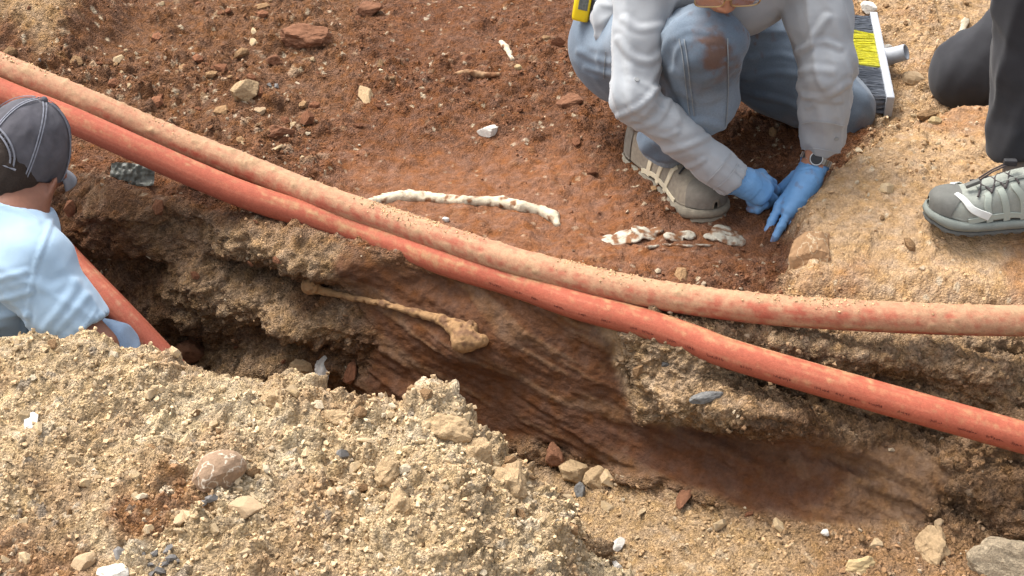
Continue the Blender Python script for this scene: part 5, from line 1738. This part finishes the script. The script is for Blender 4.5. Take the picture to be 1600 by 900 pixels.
for q, w in ((HD1 + unit(HD1 - EL1) * .08, unit(HD1 - EL1)), (HDL1 + np.array([.07, 0, -.03]), unit([.8, 0, -.4]))):
    sdv = unit(np.cross(w, [0, 0, 1]))
    for k in range(4):
        b0 = q + sdv * (k - 1.5) * .019
        s1.chain([(*b0, .011), (*(b0 + w * .04), .009), (*(b0 + w * .06 + np.array([0, 0, -.02])), .008)], .004)
    s1.chain([(*(q - w * .05 - sdv * .03), .013), (*(q - sdv * .048), .011), (*(q + w * .03 - sdv * .045), .009)], .005)
V, Q = s1.mesh()
V = relax(V, Q, 1)
link('body', mesh_np('body', V, Q), m_skin1, sit)
st1 = Solid((-1.50, 2.20, -.50), (-.62, 3.15, .30), .0058)
st1.ell(CH1 + np.array([-.01, 0, .02]), (.175, .13, .22), AT1, .05)
st1.cone(CH1, PV1 + np.array([0, 0, .06]), .135, .15, .06)
st1.cone(NK1 + np.array([-.01, -.01, -.03]), SR1, .086, .078, .05)
st1.cone(NK1 + np.array([-.01, -.01, -.03]), SL1, .086, .08, .05)
dS = unit(EL1 - SR1)
st1.chain([(*SR1, .078), (*(SR1 * .5 + EL1 * .5), .066), (*EL1, .062), (*(EL1 + dS * .04), .062)], .03)
st1.cut(EL1 - dS * .040, dS, within=EL1 + dS * .03, rad=.10)
st1.cone(EL1 - dS * .06, EL1 + dS * .06, .050, .056, .004, True)
st1.chain([(*SL1, .08), (*ELL1, .068)], .03)
st1.cone(NK1 + A1[:, 2] * .01, NK1 + A1[:, 2] * .08, .062, .066, .01, True)
tee, TV, TQ = cloth('t_shirt', st1, m_tee, sit, [(SR1, EL1, .007, 9, 2.2, 700), (CH1, PV1, .008, 8, 2.0, 701), (NK1, PV1, .010, 6, 3.0, 702), (SR1, EL1, .005, 16, 1.6, 703, dict(near=SR1 + np.array([0, 0, -.12]), width=.12)), (CH1, PV1, .005, 18, 1.5, 704)], ridges=[([(80, 346), (68, 380), (54, 420), (46, 460), (40, 520)], .005, 4), ([(126, 518), (140, 500), (150, 482)], .003, 3), ([(-10, 318), (20, 326), (44, 336), (60, 346)], .004, 4), ([(-10, 438), (20, 430), (42, 424)], .005, 5), ([(-10, 470), (20, 464), (46, 456)], .006, 5), ([(-10, 498), (20, 492), (42, 492)], .006, 5), ([(70, 512), (96, 480), (120, 440)], .005, 7), ([(88, 515), (112, 490), (136, 462)], .004, 6), ([(60, 440), (80, 450), (110, 440)], .003, 7)])
sj1 = Solid((-1.50, 2.20, -.54), (-.45, 3.30, .08), .0075)
sj1.ell(PV1, (.18, .16, .13), None, .05)
sj1.chain([(*PV1, .14), (*KN1, .082), (*FT1, .065)], .05)
sj1.chain([(*PV1, .14), (*KN1b, .082), (*FT1b, .065)], .05)
cloth('jeans', sj1, m_jeans, sit, [(PV1, KN1, .012, 14, 1.6, 710), (KN1, FT1, .010, 16, 1.6, 711)], lambda V, N_: np.repeat((srgb(128, 150, 176) * .72)[None], len(V), 0) * (1 + .15 * fbm(V, 12, 3, 712))[:, None])
for k, q in enumerate((FT1, FT1b)):
    r_ = bpy.data.objects.new('shoe', None)
    C.objects.link(r_)
    r_.parent = sit
    dress_shoe(Shoe(q + np.array([-.08, -.02, -.06]), q + np.array([.2, .03, -.06]), L=.29), r_, m_up2, m_ov2, m_so2, m_so2, m_toe2, m_dark)
    for ch in r_.children:
        ch.matrix_parent_inverse = parent_inv(sit)
# hair below the cap
sh = Solid(H1 - .2, H1 + .14, .005)
sh.ell(H1 - A1[:, 1] * .010 + A1[:, 2] * .004, (.0795, .094, .100), A1, .01)
sh.ell(H1 + A1[:, 1] * .085 - A1[:, 2] * .06, (.11, .10, .10), A1, .02, True)
sh.ell(H1 - A1[:, 1] * .046 - A1[:, 2] * .045, (.080, .074, .09), A1, .02)
sh.cone(H1 - A1[:, 1] * .045 - A1[:, 2] * .07, H1 - A1[:, 1] * .05 - A1[:, 2] * .13, .062, .050, .02)
sh.cut(H1 - A1[:, 2] * .16, -A1[:, 2])
sh.field(lambda Qp: .003 * fbm(Qp, 90, 3, 720))
V, Q = sh.mesh()
link('hair', mesh_np('hair', V, Q), m_hair, sit)
# cap
m_cap = material('washed_black_cotton', srgb(108, 106, 112) * .60, .92, var=.28, vscale=22, bump=.5, bscale=800, spec=.12, hue=.2, dist=.001)
m_capseam = material('worn_seam', srgb(150, 152, 162) * .60, .92, var=.35, vscale=120, bump=.4, bscale=600)
m_under = material('cap_lining', srgb(136, 138, 144) * .6, .9, bump=.2)
cap = bpy.data.objects.new('cap', None)
C.objects.link(cap)
cap.parent = sit
cap['label'] = 'faded black baseball cap with a strap at the back'
CC = H1 + A1[:, 2] * .012 - A1[:, 1] * .004
def cp(az, el, off=0.0):                                  # az 0 = front, towards the left ear positive
    az, el = np.asarray(az, float), np.asarray(el, float)
    rs, rf_, ru = .086 + off, .106 + off, .112 + off
    ce = np.abs(np.cos(el)) ** .82
    dent = 1 - .012 * np.cos(6 * az) * np.sin(np.clip(el, 0, 1.57) * 2) - .010 * np.cos(2 * az + 1) * np.sin(el * 3)
    x, y, z = rs * ce * np.sin(az) * dent, rf_ * ce * np.cos(az) * dent, ru * np.sin(el) - .012 * np.cos(el)
    return CC + x[..., None] * A1[:, 0] + y[..., None] * A1[:, 1] + z[..., None] * A1[:, 2]
az = np.linspace(0, 2 * math.pi, 181)[:-1]
el = np.concatenate([[-.22], np.linspace(-.18, math.pi / 2 - .01, 40)])
EE, ZZ = np.meshgrid(el, az, indexing='ij')
V = cp(ZZ, EE).reshape(-1, 3)
N0 = (V - CC) / np.linalg.norm(V - CC, axis=1)[:, None]
V += N0 * (.0035 * fbm(V, 22, 3, 730) + .0015 * fbm(V, 60, 2, 731))[:, None]
Fq = grid_faces(len(el), 180, True)
fa_, fe_ = ZZ.ravel()[Fq].mean(1), EE.ravel()[Fq].mean(1)
fa_ = np.where(np.abs(ZZ.ravel()[Fq].max(1) - ZZ.ravel()[Fq].min(1)) > 3, 0, fa_)
dab = np.abs(fa_ - math.pi)
hole = (dab < .62) & (fe_ < .42 * np.sqrt(np.clip(1 - (dab / .62) ** 2, 0, 1)) + .02) & (fe_ > -.10)
crown = link('crown', mesh_np('crown', V, Fq[~hole]), m_cap, cap)
mdf = crown.modifiers.new('thick', 'SOLIDIFY')
mdf.thickness = .002
for k in range(6):
    a = math.pi * (k / 3)
    e0 = .44 if k == 3 else -.18
    for dz in (-.045, .045):
        e_ = np.linspace(e0, math.pi / 2 - .12, 30)
        pth = cp(np.full(30, a) + dz / np.maximum(np.cos(e_), .12) * .55, e_, .0022)
        ribbon('panel_seam', pth, (pth - CC) / np.linalg.norm(pth - CC, axis=1)[:, None], .0028, .0008, m_capseam, cap)
for dd in (.66, .74):                                     # edging of the opening
    t_ = np.linspace(-1, 1, 40)
    pth = cp(math.pi + dd * t_, (.42 + (dd - .62)) * np.sqrt(np.clip(1 - t_ ** 2, 0, 1)) - .06, .0022)
    ribbon('opening_edge', pth, (pth - CC) / np.linalg.norm(pth - CC, axis=1)[:, None], .004, .001, m_capseam, cap)
t_ = np.linspace(-.8, .8, 30)
pth = cp(math.pi + t_, np.full(30, -.14), .003)
ribbon('strap', pth, (pth - CC) / np.linalg.norm(pth - CC, axis=1)[:, None], .020, .0015, m_capseam, cap)
pth = cp(math.pi + np.linspace(-.18, .18, 8), np.full(8, -.14), .006)
ribbon('buckle', pth, (pth - CC) / np.linalg.norm(pth - CC, axis=1)[:, None], .024, .001, m_metal, cap)
bm = bmesh.new()
bmesh.ops.create_uvsphere(bm, u_segments=14, v_segments=8, radius=.008)
bmesh.ops.transform(bm, matrix=Matrix.Translation(Vector(cp(np.array(0.), np.array(math.pi / 2 - .01), .0))) , verts=bm.verts)
bm_obj('top_button', bm, m_cap, cap, True)
aB = np.linspace(-1.05, 1.05, 40)
rows = []
for q in np.linspace(0, 1, 12):
    e_ = cp(aB, np.full(40, -.17), .002)
    ext = .052 * q * np.cos(aB * 1.25) ** .6
    rows.append(e_ + ext[:, None] * A1[:, 1] - (.010 * q ** 1.5 + .014 * q * (aB / 1.05) ** 2)[:, None] * A1[:, 2])
V = np.array(rows).reshape(-1, 3)
V = np.nan_to_num(V)
brim = link('brim', mesh_np('brim', V, grid_faces(12, 40)), m_under, cap)
mdf = brim.modifiers.new('thick', 'SOLIDIFY')
mdf.thickness = .003
for ch in cap.children:
    ch.matrix_parent_inverse = parent_inv(sit)

# ------------------------------------------------------------------ the crouching person in black trousers at the right edge
cr = thing('person', 'person crouching in black trousers and grey trail shoes, cut by the right edge', 'person', (*at_z(1620, 340, .07)[:2], .06))
zt = ground_z(*at_z(1520, 345, .07)[:2])
TOE = at_z(1444, 346, zt + .002)
HEEL = at_z(1652, 350, zt + .002)
HEEL = TOE + unit(HEEL - TOE) * .298
sh3 = Shoe(HEEL, TOE, L=.298, k=1.06)
m_up3 = material('sage_grey_mesh', srgb(166, 170, 160) * .7, .85, var=.14, vscale=120, bump=.6, bscale=700)
m_ov3 = material('pale_sage_overlay', srgb(178, 186, 174) * .7, .7, var=.08, vscale=60, bump=.15, bscale=300)
m_so3 = material('sage_sole', srgb(146, 152, 144) * .64, .8, var=.14, vscale=50, bump=.3, bscale=250)
m_ou3 = material('grey_outsole', srgb(112, 114, 110) * .6, .85, var=.2, vscale=50, bump=.4, bscale=250)
m_toe3 = material('grey_toe', srgb(124, 124, 118) * .62, .8, var=.14, vscale=60, bump=.3, bscale=400)
m_cord = material('dark_cord', srgb(82, 74, 74) * .6, .7, bump=.3, bscale=900)
r3 = bpy.data.objects.new('shoe', None)
C.objects.link(r3)
r3.parent = cr
r3['label'] = 'grey green trail shoe with thin cord laces and a white toe stripe'
dress_shoe(sh3, r3, m_up3, m_ov3, m_so3, m_ou3, m_toe3, m_cord)
m_wh = material('white_stripe', srgb(226, 228, 222) * .8, .6, bump=0, var=.05)
for m_ in ((lambda p: p), (lambda p: math.pi - p)):
    sh3.band(r3, 'toe_stripe', [(.845, m_(1.35)), (.80, m_(1.0)), (.74, m_(.5)), (.62, m_(.16))], np.linspace(.010, .017, 16), m_wh, .0035)
    sh3.band(r3, 'logo_stripe', [(.30, m_(.42)), (.26, m_(.44)), (.22, m_(.45))], np.linspace(.002, .005, 16), m_wh, .003)
# cord lock and its loop
ck = sh3.S(np.array(.50), np.array(1.57), .035)
bm = bmesh.new()
box_bm(bm, ck, (.026, .014, .013), np.stack([sh3.f, sh3.s, sh3.up], 1).tolist(), .003)
bm_obj('cord_lock', bm, m_dark, r3)
ck2 = sh3.S(np.array(.74), np.array(1.5), .018)
bm = bmesh.new()
box_bm(bm, ck2, (.030, .012, .008), np.stack([unit(sh3.f - .5 * sh3.up), sh3.s, unit(sh3.up + .5 * sh3.f)], 1).tolist(), .002)
bm_obj('lace_tab', bm, m_toe3, r3)
for dx in (-.004, .004):
    tube_obj('lace', np.array([ck + sh3.s * dx, (ck + ck2) / 2 + sh3.up * .004 + sh3.s * dx, ck2 + sh3.s * dx]), .0018, m_cord, r3, 8)
for ch in r3.children:
    ch.matrix_parent_inverse = parent_inv(cr)
ANK = at_t(1598, 262, 3.17)
KNA = at_t(1622, -95, 2.93)
KNB = at_t(1516, 116, 3.70)
ANB = KNB + np.array([.40, .16, -.03])
HPA, HPB = np.array([1.30, 3.22, .36]), np.array([1.42, 3.42, .36])
PV3, CH3 = np.array([1.38, 3.33, .42]), np.array([1.34, 3.10, .80])
s3 = Solid((.90, 2.55, -.02), (1.85, 3.80, 1.30), .011)
H3 = np.array([1.30, 2.94, 1.16])
A3 = frame_of(np.array([-.75, -.45, -.45]), np.array([0, 0, 1]))
NK3 = np.array([1.33, 3.02, 1.0])
add_head(s3, H3, A3, .014, NK3)
s3.chain([(*ANK, .032), (*(ANK * .6 + KNA * .4), .045), (*KNA, .05), (*HPA, .08)], .03)
s3.chain([(*ANB, .036), (*KNB, .05), (*HPB, .08)], .03)
s3.cone(CH3, PV3, .12, .13, .05)
s3.cone(NK3, CH3, .06, .12, .05)
V, Q = s3.mesh()
link('body', mesh_np('body', V, Q), m_skin, cr)
sk3 = Solid(ANK - .12, ANK + .14, .004)
sk3.chain([(*(ANK + np.array([.0, .0, -.06])), .042), (*ANK, .038), (*(ANK + np.array([.01, 0, .08])), .042)], .01)
cloth('sock', sk3, material('grey_sock', srgb(146, 138, 134) * .64, .9, var=.12, vscale=200, bump=.5, bscale=900), cr, [(ANK, ANK + np.array([0, 0, .08]), .003, 60, .5, 740)])
t3 = Solid((.88, 2.50, -.02), (1.85, 3.85, .95), .0078)
CUF = at_t(1592, 216, 3.15)
t3.chain([(*(CUF + np.array([0, 0, -.03])), .062), (*CUF, .060), (*(CUF * .6 + KNA * .4), .066), (*KNA, .080), (*(KNA * .5 + HPA * .5), .095), (*HPA, .12)], .03)
t3.cut(CUF + np.array([0, 0, -.028]), np.array([.35, 0, -1]), within=CUF + np.array([0, 0, -.07]), rad=.10)
t3.cone(CUF + np.array([0, 0, -.08]), CUF + np.array([0, 0, -.005]), .053, .05, .004, True)
t3.chain([(*ANB, .07), (*KNB, .094), (*(KNB * .5 + HPB * .5), .105), (*HPB, .125)], .03)
t3.ell(PV3, (.17, .16, .14), None, .06)
cloth('trousers', t3, m_black, cr, [(CUF, KNA, .012, 10, 1.8, 750), (KNB, HPB, .012, 12, 1.8, 751), (KNB, HPB, .010, 22, 1.2, 752, dict(near=KNB, width=.14)), (KNA, HPA, .012, 12, 1.6, 753)], None, 2)
j3 = Solid((1.0, 2.60, .20), (1.85, 3.75, 1.12), .012)
j3.ell(CH3, (.20, .15, .22), None, .05)
j3.cone(CH3, PV3, .16, .175, .05)
SA, SB = CH3 + np.array([-.10, -.12, .12]), CH3 + np.array([.16, .12, .12])
EA, EB = SA + np.array([-.02, -.06, -.28]), SB + np.array([.06, -.05, -.28])
for a_3, b_3 in ((SA, EA), (SB, EB)):
    j3.cone(CH3 + np.array([0, 0, .1]), a_3, .12, .08, .05)
    j3.chain([(*a_3, .08), (*b_3, .06), (*(KNA * .7 + HPA * .3 + np.array([.02, .02, .10])), .045)], .03)
cloth('jacket', j3, m_black, cr, [(CH3, PV3, .016, 9, 2, 760)])
sh = Solid(H3 - .14, H3 + .14, .008)
sh.ell(H3 - A3[:, 1] * .012 + A3[:, 2] * .016, (.083, .099, .099), A3, .01)
sh.ell(H3 + A3[:, 1] * .08 - A3[:, 2] * .06, (.11, .10, .09), A3, .02, True)
V, Q = sh.mesh()
link('hair', mesh_np('hair', V, Q), m_hair, cr)
r3b = bpy.data.objects.new('shoe', None)
C.objects.link(r3b)
r3b.parent = cr
dress_shoe(Shoe(ANB + np.array([.06, .02, .06]), ANB + np.array([.02, .01, -.10]), up=(1, .3, .2), L=.285), r3b, m_up3, m_ov3, m_so3, m_ou3, m_toe3, m_cord)
for ch in r3b.children:
    ch.matrix_parent_inverse = parent_inv(cr)
